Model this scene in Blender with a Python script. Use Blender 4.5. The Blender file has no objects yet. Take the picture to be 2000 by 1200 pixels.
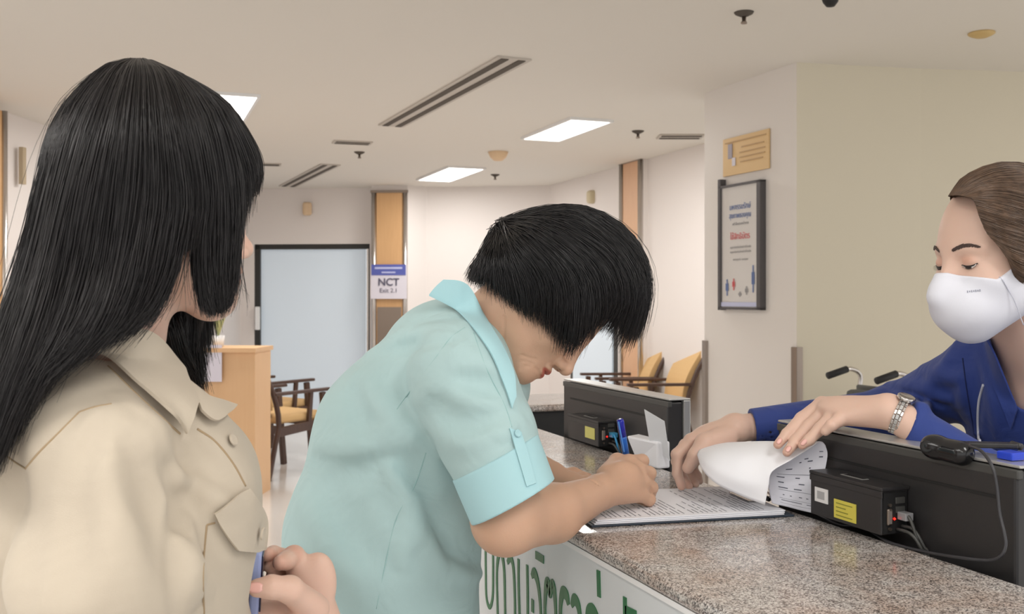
import bpy, bmesh, math, random
import numpy as np
from mathutils import Vector, Matrix
random.seed(7); np.random.seed(7)
PI = math.pi
scene = bpy.context.scene
C = scene.collection

# ------------------------------------------------------------------ camera
TH = math.radians(20.6)                 # camera heading, turned from the counter's long axis
FPX = 1962.0                            # focal length in pixels of the 2000 px frame
HZ = 580.0                              # row of the horizon
CAMZ = 1.40
RV = Vector((math.cos(TH), -math.sin(TH), 0)); FV = Vector((math.sin(TH), math.cos(TH), 0))
cam_data = bpy.data.cameras.new('camera'); cam = bpy.data.objects.new('camera', cam_data); C.objects.link(cam)
cam.location = (0, 0, CAMZ); cam.rotation_euler = (PI / 2, 0, -TH)
cam_data.sensor_width = 36; cam_data.lens = FPX / 2000 * 36; cam_data.shift_y = (HZ - 600) / 2000
cam_data.clip_start = 0.05
cam_data.dof.use_dof = True; cam_data.dof.focus_distance = 1.45; cam_data.dof.aperture_fstop = 13
scene.camera = cam
# ------------------------------------------------------------------ world, exposure
world = bpy.data.worlds.new('world'); scene.world = world; world.use_nodes = True
world.node_tree.nodes['Background'].inputs[0].default_value = (1.0, 0.99, 0.985, 1)
world.node_tree.nodes['Background'].inputs[1].default_value = 1.15
scene.view_settings.view_transform = 'Standard'; scene.view_settings.look = 'None'
scene.view_settings.exposure = 0.10; scene.view_settings.gamma = 1
scene.view_settings.use_curve_mapping = False
scene.cycles.use_denoising = True
scene.cycles.max_bounces = 8

CEIL = 2.70
def lamp(name, loc, sx, sy, power, col=(1, .98, .955), rot=(0, 0, 0)):
    l = bpy.data.lights.new(name, 'AREA'); l.shape = 'RECTANGLE'; l.size = sx; l.size_y = sy
    l.energy = power; l.color = col
    o = bpy.data.objects.new(name, l); C.objects.link(o); o.location = loc; o.rotation_euler = rot
    return o

def at(px, py, d):
    """point seen at column px, row py, d metres in front of the camera"""
    return Vector((0, 0, CAMZ)) + FV * d + RV * ((px - 1000) / FPX * d) + Vector((0, 0, (HZ - py) / FPX * d))
def proj(p):
    p = Vector(p) - Vector((0, 0, CAMZ)); d = p.dot(FV)
    return 1000 + p.dot(RV) / d * FPX, HZ - p.z / d * FPX, d
def on_x(px, py, X):                    # where the sight line meets a plane X = const
    r = (px - 1000) / FPX
    d = X / (r * RV.x + FV.x)
    return at(px, py, d)
def on_z(px, py, z):
    return at(px, py, (CAMZ - z) * FPX / (py - HZ))

# ------------------------------------------------------------------ tags
def tag(o, label=None, cat=None, group=None, kind=None):
    if label: o['label'] = label
    if cat: o['category'] = cat
    if group: o['group'] = group
    if kind: o['kind'] = kind
    return o
def empty(name, loc, rz=0):
    o = bpy.data.objects.new(name, None); C.objects.link(o); o.location = loc; o.rotation_euler = (0, 0, rz)
    o.empty_display_size = .1
    return o
def setparent(o, p):
    if p is not None:
        o.parent = p
        o.matrix_parent_inverse = (Matrix.Translation(p.location) @ p.rotation_euler.to_matrix().to_4x4()).inverted()
    return o
def copy_tree(o, parent=None):
    c = o.copy(); C.objects.link(c); c.parent = parent
    if parent is not None: c.matrix_parent_inverse = o.matrix_parent_inverse.copy()
    for ch in [k for k in bpy.data.objects if k.parent == o]: copy_tree(ch, c)
    return c

# ------------------------------------------------------------------ materials
def lin(c):
    return tuple(((x / 255) / 12.92 if x / 255 <= .04045 else ((x / 255 + .055) / 1.055) ** 2.4) for x in c)
def mat(name, rgb, rough=.5, metal=0, spec=.5, sss=0, bump=0, bscale=200, var=0, vscale=20, trans=0, emit=None, es=0, wr=0, wscale=14, coat=0, alpha=1, aniso=None, sheen=0):
    m = bpy.data.materials.new(name); m.use_nodes = True; nt = m.node_tree; b = nt.nodes['Principled BSDF']
    c = (*lin(rgb), 1)
    b.inputs['Base Color'].default_value = c; b.inputs['Roughness'].default_value = rough
    b.inputs['Metallic'].default_value = metal; b.inputs['Specular IOR Level'].default_value = spec
    if sss:
        b.inputs['Subsurface Weight'].default_value = sss; b.inputs['Subsurface Scale'].default_value = .012
        b.inputs['Subsurface Radius'].default_value = (1, .35, .2)
    if trans: b.inputs['Transmission Weight'].default_value = trans
    if coat: b.inputs['Coat Weight'].default_value = coat; b.inputs['Coat Roughness'].default_value = .15
    if sheen: b.inputs['Sheen Weight'].default_value = sheen; b.inputs['Sheen Roughness'].default_value = .5
    if alpha < 1: b.inputs['Alpha'].default_value = alpha
    if emit: b.inputs['Emission Color'].default_value = (*lin(emit), 1); b.inputs['Emission Strength'].default_value = es
    tc = nt.nodes.new('ShaderNodeTexCoord')
    if bump:
        n = nt.nodes.new('ShaderNodeTexNoise'); n.inputs['Scale'].default_value = bscale; n.inputs['Detail'].default_value = 4
        bp = nt.nodes.new('ShaderNodeBump'); bp.inputs['Strength'].default_value = bump; bp.inputs['Distance'].default_value = .002
        nt.links.new(tc.outputs['Object'], n.inputs['Vector']); nt.links.new(n.outputs[0], bp.inputs['Height']); nt.links.new(bp.outputs[0], b.inputs['Normal'])
    if wr:
        n = nt.nodes.new('ShaderNodeTexNoise'); n.inputs['Scale'].default_value = wscale; n.inputs['Detail'].default_value = 2.5; n.inputs['Distortion'].default_value = 1.2
        b2 = nt.nodes.new('ShaderNodeBump'); b2.inputs['Strength'].default_value = wr; b2.inputs['Distance'].default_value = .012
        nt.links.new(tc.outputs['Object'], n.inputs['Vector']); nt.links.new(n.outputs[0], b2.inputs['Height'])
        if bump: nt.links.new(b2.outputs[0], bp.inputs['Normal'])
        else: nt.links.new(b2.outputs[0], b.inputs['Normal'])
    if var:
        n = nt.nodes.new('ShaderNodeTexNoise'); n.inputs['Scale'].default_value = vscale; n.inputs['Detail'].default_value = 3
        mx = nt.nodes.new('ShaderNodeMix'); mx.data_type = 'RGBA'
        mx.inputs[6].default_value = tuple(x * (1 - var) for x in c[:3]) + (1,); mx.inputs[7].default_value = tuple(min(1, x * (1 + var)) for x in c[:3]) + (1,)
        nt.links.new(tc.outputs['Object'], n.inputs['Vector']); nt.links.new(n.outputs[0], mx.inputs[0]); nt.links.new(mx.outputs[2], b.inputs['Base Color'])
    return m
def granite():
    m = bpy.data.materials.new('granite'); m.use_nodes = True; nt = m.node_tree; b = nt.nodes['Principled BSDF']
    tc = nt.nodes.new('ShaderNodeTexCoord')
    def noise(sc, det, rough=.6):
        n = nt.nodes.new('ShaderNodeTexNoise'); n.inputs['Scale'].default_value = sc; n.inputs['Detail'].default_value = det; n.inputs['Roughness'].default_value = rough
        nt.links.new(tc.outputs['Object'], n.inputs['Vector']); return n
    def ramp(stops, src):
        r = nt.nodes.new('ShaderNodeValToRGB'); e = r.color_ramp.elements
        e[0].position = stops[0][0]; e[0].color = (*lin(stops[0][1]), 1); e[1].position = stops[-1][0]; e[1].color = (*lin(stops[-1][1]), 1)
        for p, c in stops[1:-1]:
            k = e.new(p); k.color = (*lin(c), 1)
        nt.links.new(src, r.inputs[0]); return r
    n1 = noise(90, 4, .7); vc = nt.nodes.new('ShaderNodeTexVoronoi'); vc.inputs['Scale'].default_value = 520; nt.links.new(tc.outputs['Object'], vc.inputs['Vector'])
    sx = nt.nodes.new('ShaderNodeSeparateColor'); nt.links.new(vc.outputs['Color'], sx.inputs[0])
    ad = nt.nodes.new('ShaderNodeMath'); ad.operation = 'MULTIPLY_ADD'; ad.inputs[1].default_value = .55; nt.links.new(sx.outputs[0], ad.inputs[0]); hf = nt.nodes.new('ShaderNodeMath'); hf.operation = 'MULTIPLY'; hf.inputs[1].default_value = .55; nt.links.new(n1.outputs[0], hf.inputs[0]); nt.links.new(hf.outputs[0], ad.inputs[2])
    r1 = ramp([(.26, (78, 74, 74)), (.38, (124, 118, 116)), (.50, (168, 162, 157)), (.64, (196, 190, 185)), (.80, (220, 216, 212))], ad.outputs[0])
    n2 = noise(9, 4, .6); r2 = ramp([(.42, (255, 255, 255)), (.66, (238, 222, 212))], n2.outputs[0])
    v = nt.nodes.new('ShaderNodeTexVoronoi'); v.inputs['Scale'].default_value = 330; nt.links.new(tc.outputs['Object'], v.inputs['Vector'])
    r3 = ramp([(.05, (70, 66, 64)), (.35, (255, 255, 255))], v.outputs['Distance'])
    m1 = nt.nodes.new('ShaderNodeMix'); m1.data_type = 'RGBA'; m1.blend_type = 'MULTIPLY'; m1.inputs[0].default_value = 1
    nt.links.new(r1.outputs[0], m1.inputs[6]); nt.links.new(r2.outputs[0], m1.inputs[7])
    m2 = nt.nodes.new('ShaderNodeMix'); m2.data_type = 'RGBA'; m2.blend_type = 'MULTIPLY'; m2.inputs[0].default_value = .25
    nt.links.new(m1.outputs[2], m2.inputs[6]); nt.links.new(r3.outputs[0], m2.inputs[7])
    nt.links.new(m2.outputs[2], b.inputs['Base Color']); b.inputs['Roughness'].default_value = .16; b.inputs['Specular IOR Level'].default_value = .6
    return m
def wood(name, a, b_, scale=3, rough=.45):
    m = bpy.data.materials.new(name); m.use_nodes = True; nt = m.node_tree; b = nt.nodes['Principled BSDF']
    tc = nt.nodes.new('ShaderNodeTexCoord'); mp = nt.nodes.new('ShaderNodeMapping'); mp.inputs['Scale'].default_value = (8 * scale, 8 * scale, .6 * scale)
    n = nt.nodes.new('ShaderNodeTexNoise'); n.inputs['Scale'].default_value = 2; n.inputs['Detail'].default_value = 5
    r = nt.nodes.new('ShaderNodeMix'); r.data_type = 'RGBA'; r.inputs[6].default_value = (*lin(a), 1); r.inputs[7].default_value = (*lin(b_), 1)
    nt.links.new(tc.outputs['Object'], mp.inputs[0]); nt.links.new(mp.outputs[0], n.inputs['Vector']); nt.links.new(n.outputs[0], r.inputs[0]); nt.links.new(r.outputs[2], b.inputs['Base Color'])
    b.inputs['Roughness'].default_value = rough
    return m
def tinted(name, rgb, rough=.5, sss=0, bump=0, bscale=300, spec=.4, sheen=0):
    """material whose colour comes from the mesh's own pigment attribute times a base"""
    m = mat(name, rgb, rough=rough, sss=sss, bump=bump, bscale=bscale, spec=spec, sheen=sheen); nt = m.node_tree; b = nt.nodes['Principled BSDF']
    a = nt.nodes.new('ShaderNodeAttribute'); a.attribute_name = 'pigment'
    mx = nt.nodes.new('ShaderNodeMix'); mx.data_type = 'RGBA'; mx.blend_type = 'MULTIPLY'; mx.inputs[0].default_value = 1
    mx.inputs[6].default_value = (*lin(rgb), 1); nt.links.new(a.outputs['Color'], mx.inputs[7]); nt.links.new(mx.outputs[2], b.inputs['Base Color'])
    return m

# ------------------------------------------------------------------ mesh helpers
def link_mesh(name, me, m, parent=None, smooth=False):
    o = bpy.data.objects.new(name, me); C.objects.link(o)
    if m is not None: me.materials.append(m)
    if smooth: me.polygons.foreach_set('use_smooth', [True] * len(me.polygons))
    setparent(o, parent)
    return o
def obj(name, bm, m, parent=None, smooth=False, bevel=0, seg=2):
    bmesh.ops.recalc_face_normals(bm, faces=bm.faces)
    me = bpy.data.meshes.new(name); bm.to_mesh(me); bm.free()
    o = link_mesh(name, me, m, parent, smooth)
    if bevel:
        md = o.modifiers.new('bevel', 'BEVEL'); md.width = bevel; md.segments = seg; md.limit_method = 'ANGLE'; md.angle_limit = .6
    return o
def bx(bm, x0, x1, y0, y1, z0, z1):
    vs = [bm.verts.new((x, y, z)) for z in (z0, z1) for x, y in ((x0, y0), (x1, y0), (x1, y1), (x0, y1))]
    for f in ((0, 3, 2, 1), (4, 5, 6, 7), (0, 1, 5, 4), (1, 2, 6, 5), (2, 3, 7, 6), (3, 0, 4, 7)): bm.faces.new([vs[i] for i in f])
    return vs
def box(name, x0, x1, y0, y1, z0, z1, m, parent=None, bevel=0):
    bm = bmesh.new(); bx(bm, x0, x1, y0, y1, z0, z1); return obj(name, bm, m, parent, bevel=bevel)
def slab(bm, a, b, t, z0, z1):
    """upright slab from plan point a to b, thickness t to the left of a->b"""
    a = Vector(a[:2]); b = Vector(b[:2]); n = Vector((-(b - a).y, (b - a).x)).normalized() * t
    pts = [a, b, b + n, a + n]
    vs = [bm.verts.new((p.x, p.y, z)) for z in (z0, z1) for p in pts]
    for f in ((0, 3, 2, 1), (4, 5, 6, 7), (0, 1, 5, 4), (1, 2, 6, 5), (2, 3, 7, 6), (3, 0, 4, 7)): bm.faces.new([vs[i] for i in f])
def frames(pts):
    pts = [Vector(p) for p in pts]; T = []
    for i in range(len(pts)):
        a = pts[max(0, i - 1)]; b = pts[min(len(pts) - 1, i + 1)]; T.append((b - a).normalized())
    u = T[0].orthogonal().normalized(); out = []
    for i, t in enumerate(T):
        u = (u - t * u.dot(t)).normalized(); out.append((pts[i], u, t.cross(u)))
    return out
def tube(bm, pts, r, seg=10, cap=True, flat=1.0, up=None):
    rs = r if isinstance(r, (list, tuple)) else [r] * len(pts); rings = []
    fr = frames(pts)
    for (p, u, v), rr in zip(fr, rs):
        if up is not None:
            t = u.cross(v); v = (Vector(up) - t * t.dot(Vector(up))).normalized(); u = v.cross(t)
        rings.append([bm.verts.new(p + u * math.cos(2 * PI * k / seg) * rr + v * math.sin(2 * PI * k / seg) * rr * flat) for k in range(seg)])
    for a, b in zip(rings, rings[1:]):
        for k in range(seg): bm.faces.new((a[k], a[(k + 1) % seg], b[(k + 1) % seg], b[k]))
    if cap: bm.faces.new(rings[0][::-1]); bm.faces.new(rings[-1])
def bar(bm, a, b, w, h, up=(0, 0, 1)):
    """rectangular bar from a to b, w across, h along up"""
    a = Vector(a); b = Vector(b); t = (b - a).normalized(); v = (Vector(up) - t * t.dot(Vector(up))).normalized(); u = t.cross(v)
    vs = [bm.verts.new(p + u * sx * w / 2 + v * sy * h / 2) for p in (a, b) for sx, sy in ((-1, -1), (1, -1), (1, 1), (-1, 1))]
    for f in ((0, 3, 2, 1), (4, 5, 6, 7), (0, 1, 5, 4), (1, 2, 6, 5), (2, 3, 7, 6), (3, 0, 4, 7)): bm.faces.new([vs[i] for i in f])
def lathe(bm, c, prof, seg=24, axis='z'):
    rings = []
    for r, z in prof:
        rings.append([bm.verts.new((c[0] + r * math.cos(2 * PI * k / seg), c[1] + r * math.sin(2 * PI * k / seg), c[2] + z)) for k in range(seg)])
    for a, b in zip(rings, rings[1:]):
        for k in range(seg): bm.faces.new((a[k], a[(k + 1) % seg], b[(k + 1) % seg], b[k]))
    if prof[0][0] > 1e-5: bm.faces.new(rings[0][::-1])
    if prof[-1][0] > 1e-5: bm.faces.new(rings[-1])
def spline(pts, n):
    """Catmull-Rom through pts, n samples"""
    P = np.array([list(p) for p in pts], float)
    if len(P) == 2: return [P[0] + (P[1] - P[0]) * t for t in np.linspace(0, 1, n)]
    P = np.vstack([2 * P[0] - P[1], P, 2 * P[-1] - P[-2]]); m = len(P) - 3; out = []
    for t in np.linspace(0, m - 1e-6, n):
        i = int(t); f = t - i; a, b, c, d = P[i:i + 4]
        out.append(.5 * ((2 * b) + (c - a) * f + (2 * a - 5 * b + 4 * c - d) * f * f + (3 * b - a - 3 * c + d) * f ** 3))
    return out
def from_np(name, V, F, m, parent=None, smooth=True, pig=None):
    me = bpy.data.meshes.new(name); me.from_pydata([tuple(v) for v in V.tolist()] if hasattr(V, 'tolist') else V, [], F.tolist() if hasattr(F, 'tolist') else F); me.update()
    if pig is not None:
        ca = me.color_attributes.new('pigment', 'FLOAT_COLOR', 'POINT'); a = np.ones((len(V), 4), np.float32); a[:, :3] = pig; ca.data.foreach_set('color', a.ravel())
    return link_mesh(name, me, m, parent, smooth)
# ================================================================== SETTING
M = dict(
    wall=mat('wall_paint', (238, 231, 227), .7, bump=.05, bscale=60),
    wall_warm_lit=mat('warm_lit_wall_tint', (218, 210, 190), .7),  # warm light on this side of the room put into the wall colour
    pier=mat('pier_paint', (232, 226, 220), .6),
    ceil=mat('ceiling_paint', (230, 225, 217), .8),
    floor=mat('floor_tile', (232, 227, 222), .12, var=.03, vscale=2),
    wood=wood('honey_veneer', (206, 160, 112), (222, 178, 128)),
    wood_r=wood('peach_veneer', (222, 176, 140), (230, 188, 152)),
    desk_wood=wood('desk_veneer', (226, 182, 138), (232, 192, 148)),
    dark_wood=wood('dark_wood', (62, 44, 38), (88, 64, 54), rough=.35),
    chrome=mat('brushed_chrome', (205, 200, 196), .25, 1),
    steel=mat('steel_guard', (150, 138, 128), .4, 1),
    black=mat('black_plastic', (44, 43, 44), .38, bump=.08, bscale=900),
    blackm=mat('black_matte', (24, 24, 25), .6),
    grey=mat('grey_plastic', (70, 70, 68), .45),
    silver=mat('silver_plastic', (196, 196, 194), .28, .6),
    white=mat('white_plastic', (238, 238, 238), .4),
    paper=mat('paper', (240, 241, 247), .7),
    ink=mat('ink', (95, 98, 112), .8),
    glass_door=mat('frosted_door_glass', (214, 224, 232), .35, emit=(196, 212, 226), es=.22),  # faint glow in the pane stands for light from beyond the door
    dframe=mat('dark_frame', (44, 44, 42), .4),
    beige=mat('beige_plastic', (226, 196, 160), .5),
    slot=mat('slot_dark', (86, 78, 70), .8),
    ventm=mat('vent_metal', (196, 188, 178), .5),
    seat=mat('ochre_cushion', (222, 184, 130), .75, bump=.2, bscale=150),
    panel=mat('sign_panel', (222, 226, 228), .3),
    strip=mat('white_strip', (244, 244, 244), .35),
    green=mat('green_lettering', (40, 110, 66), .4),
    purple=mat('sign_blue', (88, 98, 176), .5),
    signw=mat('sign_white', (226, 222, 232), .5),
    gold=mat('gold_plaque', (226, 192, 140), .4, .1),
    blue=mat('blue_plastic', (40, 70, 200), .3),
)
M['lightpanel'] = mat('light_diffuser', (255, 255, 255), .5, emit=(255, 252, 246), es=5)
FL = 0.0
def fl(px, d): p = at(px, HZ, d); return (p.x, p.y)
def struct(o): o['kind'] = 'structure'; return o
struct(box('floor', -7, 9, -4, 14, -.1, 0, M['floor']))
struct(box('ceiling', -7, 9, -4, 14, CEIL, CEIL + .1, M['ceil']))
def wall(name, pts, m, t=.12, z1=CEIL):
    bm = bmesh.new()
    for a, b in zip(pts, pts[1:]): slab(bm, a, b, t, 0, z1)
    return struct(obj(name, bm, m))
# far wall: left stretch with the glass door, short return beside the veneered pillar, right stretch
DW = [fl(470, 12.15), fl(726, 12.0)]
def lerp2(a, b, t): return (a[0] + (b[0] - a[0]) * t, a[1] + (b[1] - a[1]) * t)
def along(a, b, px):                     # plan point on line a-b seen in column px
    r = (px - 1000) / FPX; dirn = Vector((FV.x + RV.x * r, FV.y + RV.y * r))
    ax, ay = a; bx_, by = b; ex, ey = bx_ - ax, by - ay
    t = (ax * dirn.y - ay * dirn.x) / (ey * dirn.x - ex * dirn.y)
    return (ax + ex * t, ay + ey * t)
wl = [fl(-900, 3.9), fl(0, 7.0), fl(470, 12.15)]
wall('wall_left', wl, M['wall'])
# glazed door opening in the far wall
da, db = along(*DW, 497), along(*DW, 722)
dtop = CAMZ + (580 - 477) / FPX * 12.07
bm = bmesh.new(); slab(bm, DW[0], da, .14, 0, CEIL); slab(bm, db, along(*DW, 734), .14, 0, CEIL); slab(bm, da, db, .14, dtop, CEIL)
struct(obj('wall_back', bm, M['wall']))
bm = bmesh.new()
p1, p2 = along(*DW, 508), along(*DW, 716)
slab(bm, da, p1, .1, 0, dtop); slab(bm, p2, db, .1, 0, dtop); slab(bm, da, db, .1, dtop - .062, dtop)
d1 = struct(obj('door_1', bm, M['dframe'], bevel=.005))
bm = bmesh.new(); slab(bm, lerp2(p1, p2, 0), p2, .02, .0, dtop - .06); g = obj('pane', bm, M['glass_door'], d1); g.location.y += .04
bm = bmesh.new(); slab(bm, along(*DW, 716), along(*DW, 719), .005, 0, dtop - .06); o = obj('edge_strip', bm, M['chrome'], d1); o.location.y -= .02
bm = bmesh.new(); q = along(*DW, 502); bx(bm, q[0] - .03, q[0] + .03, q[1] - .06, q[1] - .02, 1.0, 1.28); obj('door_handle', bm, M['white'], d1, bevel=.01)
# veneered pillar
def pillar(name_, pa, pb, ztop, m, label, zc=None, kind='structure'):
    bm = bmesh.new(); slab(bm, pa, pb, .35, 0, CEIL); s = struct(obj(name_, bm, M['wall']))
    t = empty('pillar_cladding', (*pa, 0)); tag(t, label, 'pillar cladding')
    v = (Vector(pb) - Vector(pa)); w = v.length; v.normalize(); n = Vector((v.y, -v.x))
    def pt(s_, o_): q = Vector(pa) + v * s_ + n * o_; return (q.x, q.y)
    bm = bmesh.new(); slab(bm, pt(.06, .015), pt(w - .06, .015), .012, 0, ztop); obj('veneer_panel', bm, m, t)
    for a, b in ((0, .055), (w - .055, w)):
        bm = bmesh.new(); q0, q1 = pt(a, .01), pt(b, .01); c = ((q0[0] + q1[0]) / 2, (q0[1] + q1[1]) / 2, 0)
        lathe(bm, c, [(.03, 0.0), (.03, ztop)], 20); obj('corner_trim', bm, M['chrome'], t, smooth=True)
    bm = bmesh.new(); slab(bm, pt(-.01, .03), pt(w + .01, .03), .02, ztop, ztop + .03); obj('top_rail', bm, M['steel'], t)
    if zc:
        bm = bmesh.new(); slab(bm, pt(.07, .022), pt(w - .07, .022), .008, 0, zc); obj('kick_panel', bm, M['steel'], t)
    return pt, w
pA, wA = pillar('trim_1', fl(726, 11.75), fl(796, 11.72), CAMZ + (580 - 377) / FPX * 11.73, M['wood'], 'honey wood veneer cladding with chrome edges, beside the frosted glass door', zc=1.28)
wall('wall_return', [fl(796, 11.72), fl(834, 11.9), fl(1073, 11.75)], M['wall'])
RW = [fl(1073, 11.75), fl(1380, 8.5)]
bm = bmesh.new()
ra, rb = along(*RW, 1114), along(*RW, 1207); rtop = CAMZ + (580 - 438) / FPX * 10.4
slab(bm, RW[0], ra, .14, 0, CEIL); slab(bm, rb, RW[1], .14, 0, CEIL); slab(bm, ra, rb, .14, rtop, CEIL)
struct(obj('wall_right', bm, M['wall']))
bm = bmesh.new(); r1, r2 = along(*RW, 1121), along(*RW, 1198)
slab(bm, ra, r1, .1, 0, rtop); slab(bm, r2, rb, .1, 0, rtop); slab(bm, ra, rb, .1, rtop - .06, rtop)
d2 = struct(obj('door_2', bm, M['dframe'], bevel=.005))
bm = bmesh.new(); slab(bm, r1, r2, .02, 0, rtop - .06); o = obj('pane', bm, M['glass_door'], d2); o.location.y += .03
pB, wB = pillar('trim_2', along(fl(1073, 11.65), fl(1380, 8.4), 1214), along(fl(1073, 11.65), fl(1380, 8.4), 1256), CAMZ + (580 - 318) / FPX * 9.7, M['wood_r'], 'peach wood veneer cladding with chrome edges on the right-hand wall')
# near pier and warm-lit wall on the right
wall('wall_pier', [fl(1376, 6.6), fl(1376, 6.42), fl(1556, 5.57)], M['pier'], t=.10)
wall('wall_far_side', [fl(1556, 5.57), fl(1800, 5.72), fl(2000, 5.8), fl(2700, 6.0)], M['wall_warm_lit'], t=.10)
bm = bmesh.new(); slab(bm, fl(1545, 5.60), fl(1556.5, 5.545), .02, 0, 1.12); slab(bm, fl(1555.5, 5.545), fl(1568, 5.565), .02, 0, 1.12)
tag(obj('corner_guard', bm, M['steel']), 'brushed steel corner guard on the corner where pale pier meets warm-lit wall', 'corner guard')
bm = bmesh.new(); slab(bm, fl(1371, 6.46), fl(1377, 6.38), .02, 0, 1.12)
tag(obj('corner_guard', bm, M['steel']), 'thin dark corner guard at far edge of the pale pier, beside the chairs', 'corner guard')

# ------------------------------------------------------------------ ceiling fittings
def ceil_quad(name, px, py, lx, ly, label=None, watts=None, group='ceiling light panels'):
    c = at(px, py, (CEIL - CAMZ) * FPX / (HZ - py)); return light_panel((c.x, c.y), lx, ly, label, watts, group)
def light_panel(c, lx, ly, label, watts, group='ceiling light panels'):
    t = empty('ceiling_light', (c[0], c[1], CEIL)); tag(t, label, 'ceiling light', group)
    bm = bmesh.new()
    for x0, x1, y0, y1 in ((-lx, lx, -ly, -ly + .02), (-lx, lx, ly - .02, ly), (-lx, -lx + .02, -ly + .02, ly - .02), (lx - .02, lx, -ly + .02, ly - .02)):
        bx(bm, c[0] + x0, c[0] + x1, c[1] + y0, c[1] + y1, CEIL - .02, CEIL)
    obj('frame', bm, M['white'], t)
    bm = bmesh.new(); bx(bm, c[0] - lx + .02, c[0] + lx - .02, c[1] - ly + .02, c[1] + ly - .02, CEIL - .016, CEIL - .002); obj('diffuser', bm, M['lightpanel'], t)
    if watts:
        l = lamp('panel_lamp', (c[0], c[1], CEIL - .03), lx * 2, ly * 2, watts); setparent(l, t)
    return t
ceil_quad('l', 1103, 252, .175, .50, 'larger bright white ceiling light panel, right of the long slot vent', 26)
ceil_quad('l', 878, 339, .20, .60, 'smaller, farther white ceiling light panel left of the smoke detector', 20)
ceil_quad('l', 425, 212, .22, .60, 'white ceiling light panel showing behind the long-haired woman\'s head', 22)
for k, (x, y, w_) in enumerate(((-1.6, .9, 10), (1.0, -.5, 14), (-1.2, -1.6, 14), (3.0, .2, 10), (5.4, 1.6, 8), (-2.6, 3.4, 14), (-3.4, 6.2, 14), (-1.0, .1, 7))):  # unseen panels added to light the people and the room
    light_panel((x, y), .2, .6, 'white ceiling light panel added overhead, outside the view, for fill light', w_, 'added fill light panels outside the view')
def slot_vent(px0, py0, px1, py1, w, label):
    a = at(px0, py0, 2550.6 / (HZ - py0)); b = at(px1, py1, 2550.6 / (HZ - py1)); c = (a + b) / 2
    v = (b - a); v.z = 0; L = v.length; v.normalize(); n = Vector((-v.y, v.x, 0))
    t = empty('slot_vent', (c.x, c.y, CEIL)); tag(t, label, 'air vent')
    z = CEIL - .006
    def strip(o0, o1, zz, e=0):
        bm = bmesh.new(); p = [c - v * (L / 2 + e) + n * o0, c + v * (L / 2 + e) + n * o0]
        bar(bm, (p[0].x, p[0].y, zz), (p[1].x, p[1].y, zz), o1, .012); return bm
    obj('frame', strip(0, w, CEIL - .004, .02), M['ventm'], t)
    for o_ in (-w * .25, w * .25):
        obj('slot', strip(o_, w * .22, CEIL - .008), M['slot'], t)
    return t
slot_vent(765, 244, 1003, 113, .20, 'long double-slot air vent running across the ceiling')
slot_vent(562, 363, 645, 321, .20, 'short slot air vent in the far ceiling above the frosted glass door')
slot_vent(655, 276, 721, 279, .16, 'small slot air vent in the ceiling between the two angled vents')
slot_vent(1290, 266, 1368, 266, .22, 'flat air vent in the ceiling just left of the pale pier')
slot_vent(512, 320, 545, 321, .16, 'faint small air vent in the ceiling right of the long black hair')
def sprinkler(px, py, s, label):
    p = at(px, py, 2550.6 / (HZ - py)); t = empty('ceiling_sprinkler', (p.x, p.y, CEIL)); tag(t, label, 'sprinkler')
    bm = bmesh.new(); lathe(bm, (p.x, p.y, CEIL), [(.045 * s, 0), (.04 * s, -.008), (.015 * s, -.02 * s)], 20); obj('escutcheon', bm, M['slot'], t, smooth=True)
    bm = bmesh.new(); lathe(bm, (p.x, p.y, CEIL), [(.01 * s, -.015 * s), (.009 * s, -.04 * s), (.014 * s, -.045 * s), (.014 * s, -.052 * s)], 12); obj('nozzle', bm, M['steel'], t, smooth=True)
sprinkler(1453, 24, 1, 'dark sprinkler head in the near ceiling left of the yellowish detector')
sprinkler(1246, 256, 1.1, 'small sprinkler head beside the ceiling vent near the pier')
sprinkler(702, 297, 1.1, 'small sprinkler head just below the small slot vent')
sprinkler(967, 341, 1.1, 'small sprinkler head beneath the smoke detector')
def dome(name, px, py, r, m, label, cat, h=.5):
    p = at(px, py, 2550.6 / (HZ - py)); bm = bmesh.new()
    lathe(bm, (p.x, p.y, CEIL), [(r, 0), (r, -r * .12), (r * .8, -r * h * .6), (r * .45, -r * h * .95), (0.0001, -r * h)], 24)
    tag(obj(name, bm, m, smooth=True), label, cat)
dome('smoke_detector', 973, 297, .09, M['beige'], 'peach coloured smoke detector on the ceiling between light panels', 'smoke detector', .9)
dome('smoke_detector', 1917, 64, .062, mat('yellowed_plastic', (206, 176, 118), .5), 'yellowed round detector on the ceiling at upper right', 'smoke detector', .4)
dome('dome_camera', 1622, -10, .04, M['blackm'], 'black dome camera at the top edge of the picture', 'camera', 1.3)
# wall fittings
def wall_blob(name, px, py, d, w, h, dep, m, label, cat):
    p = at(px, py, d); bm = bmesh.new(); bx(bm, -w / 2, w / 2, -dep / 2, dep / 2, -h / 2, h / 2)
    o = obj(name, bm, m, bevel=min(w, h) * .3, seg=3); o.location = p; tag(o, label, cat); return o
wall_blob('wall_speaker', 600, 408, 12.0, .11, .16, .06, M['beige'], 'small beige speaker on the wall above the frosted glass door', 'speaker')
wall_blob('wall_speaker', 1156, 385, 10.62, .1, .14, .1, mat('olive_beige_plastic', (206, 192, 160), .5), 'small beige wall fitting above the bent woman\'s head', 'speaker')
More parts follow.
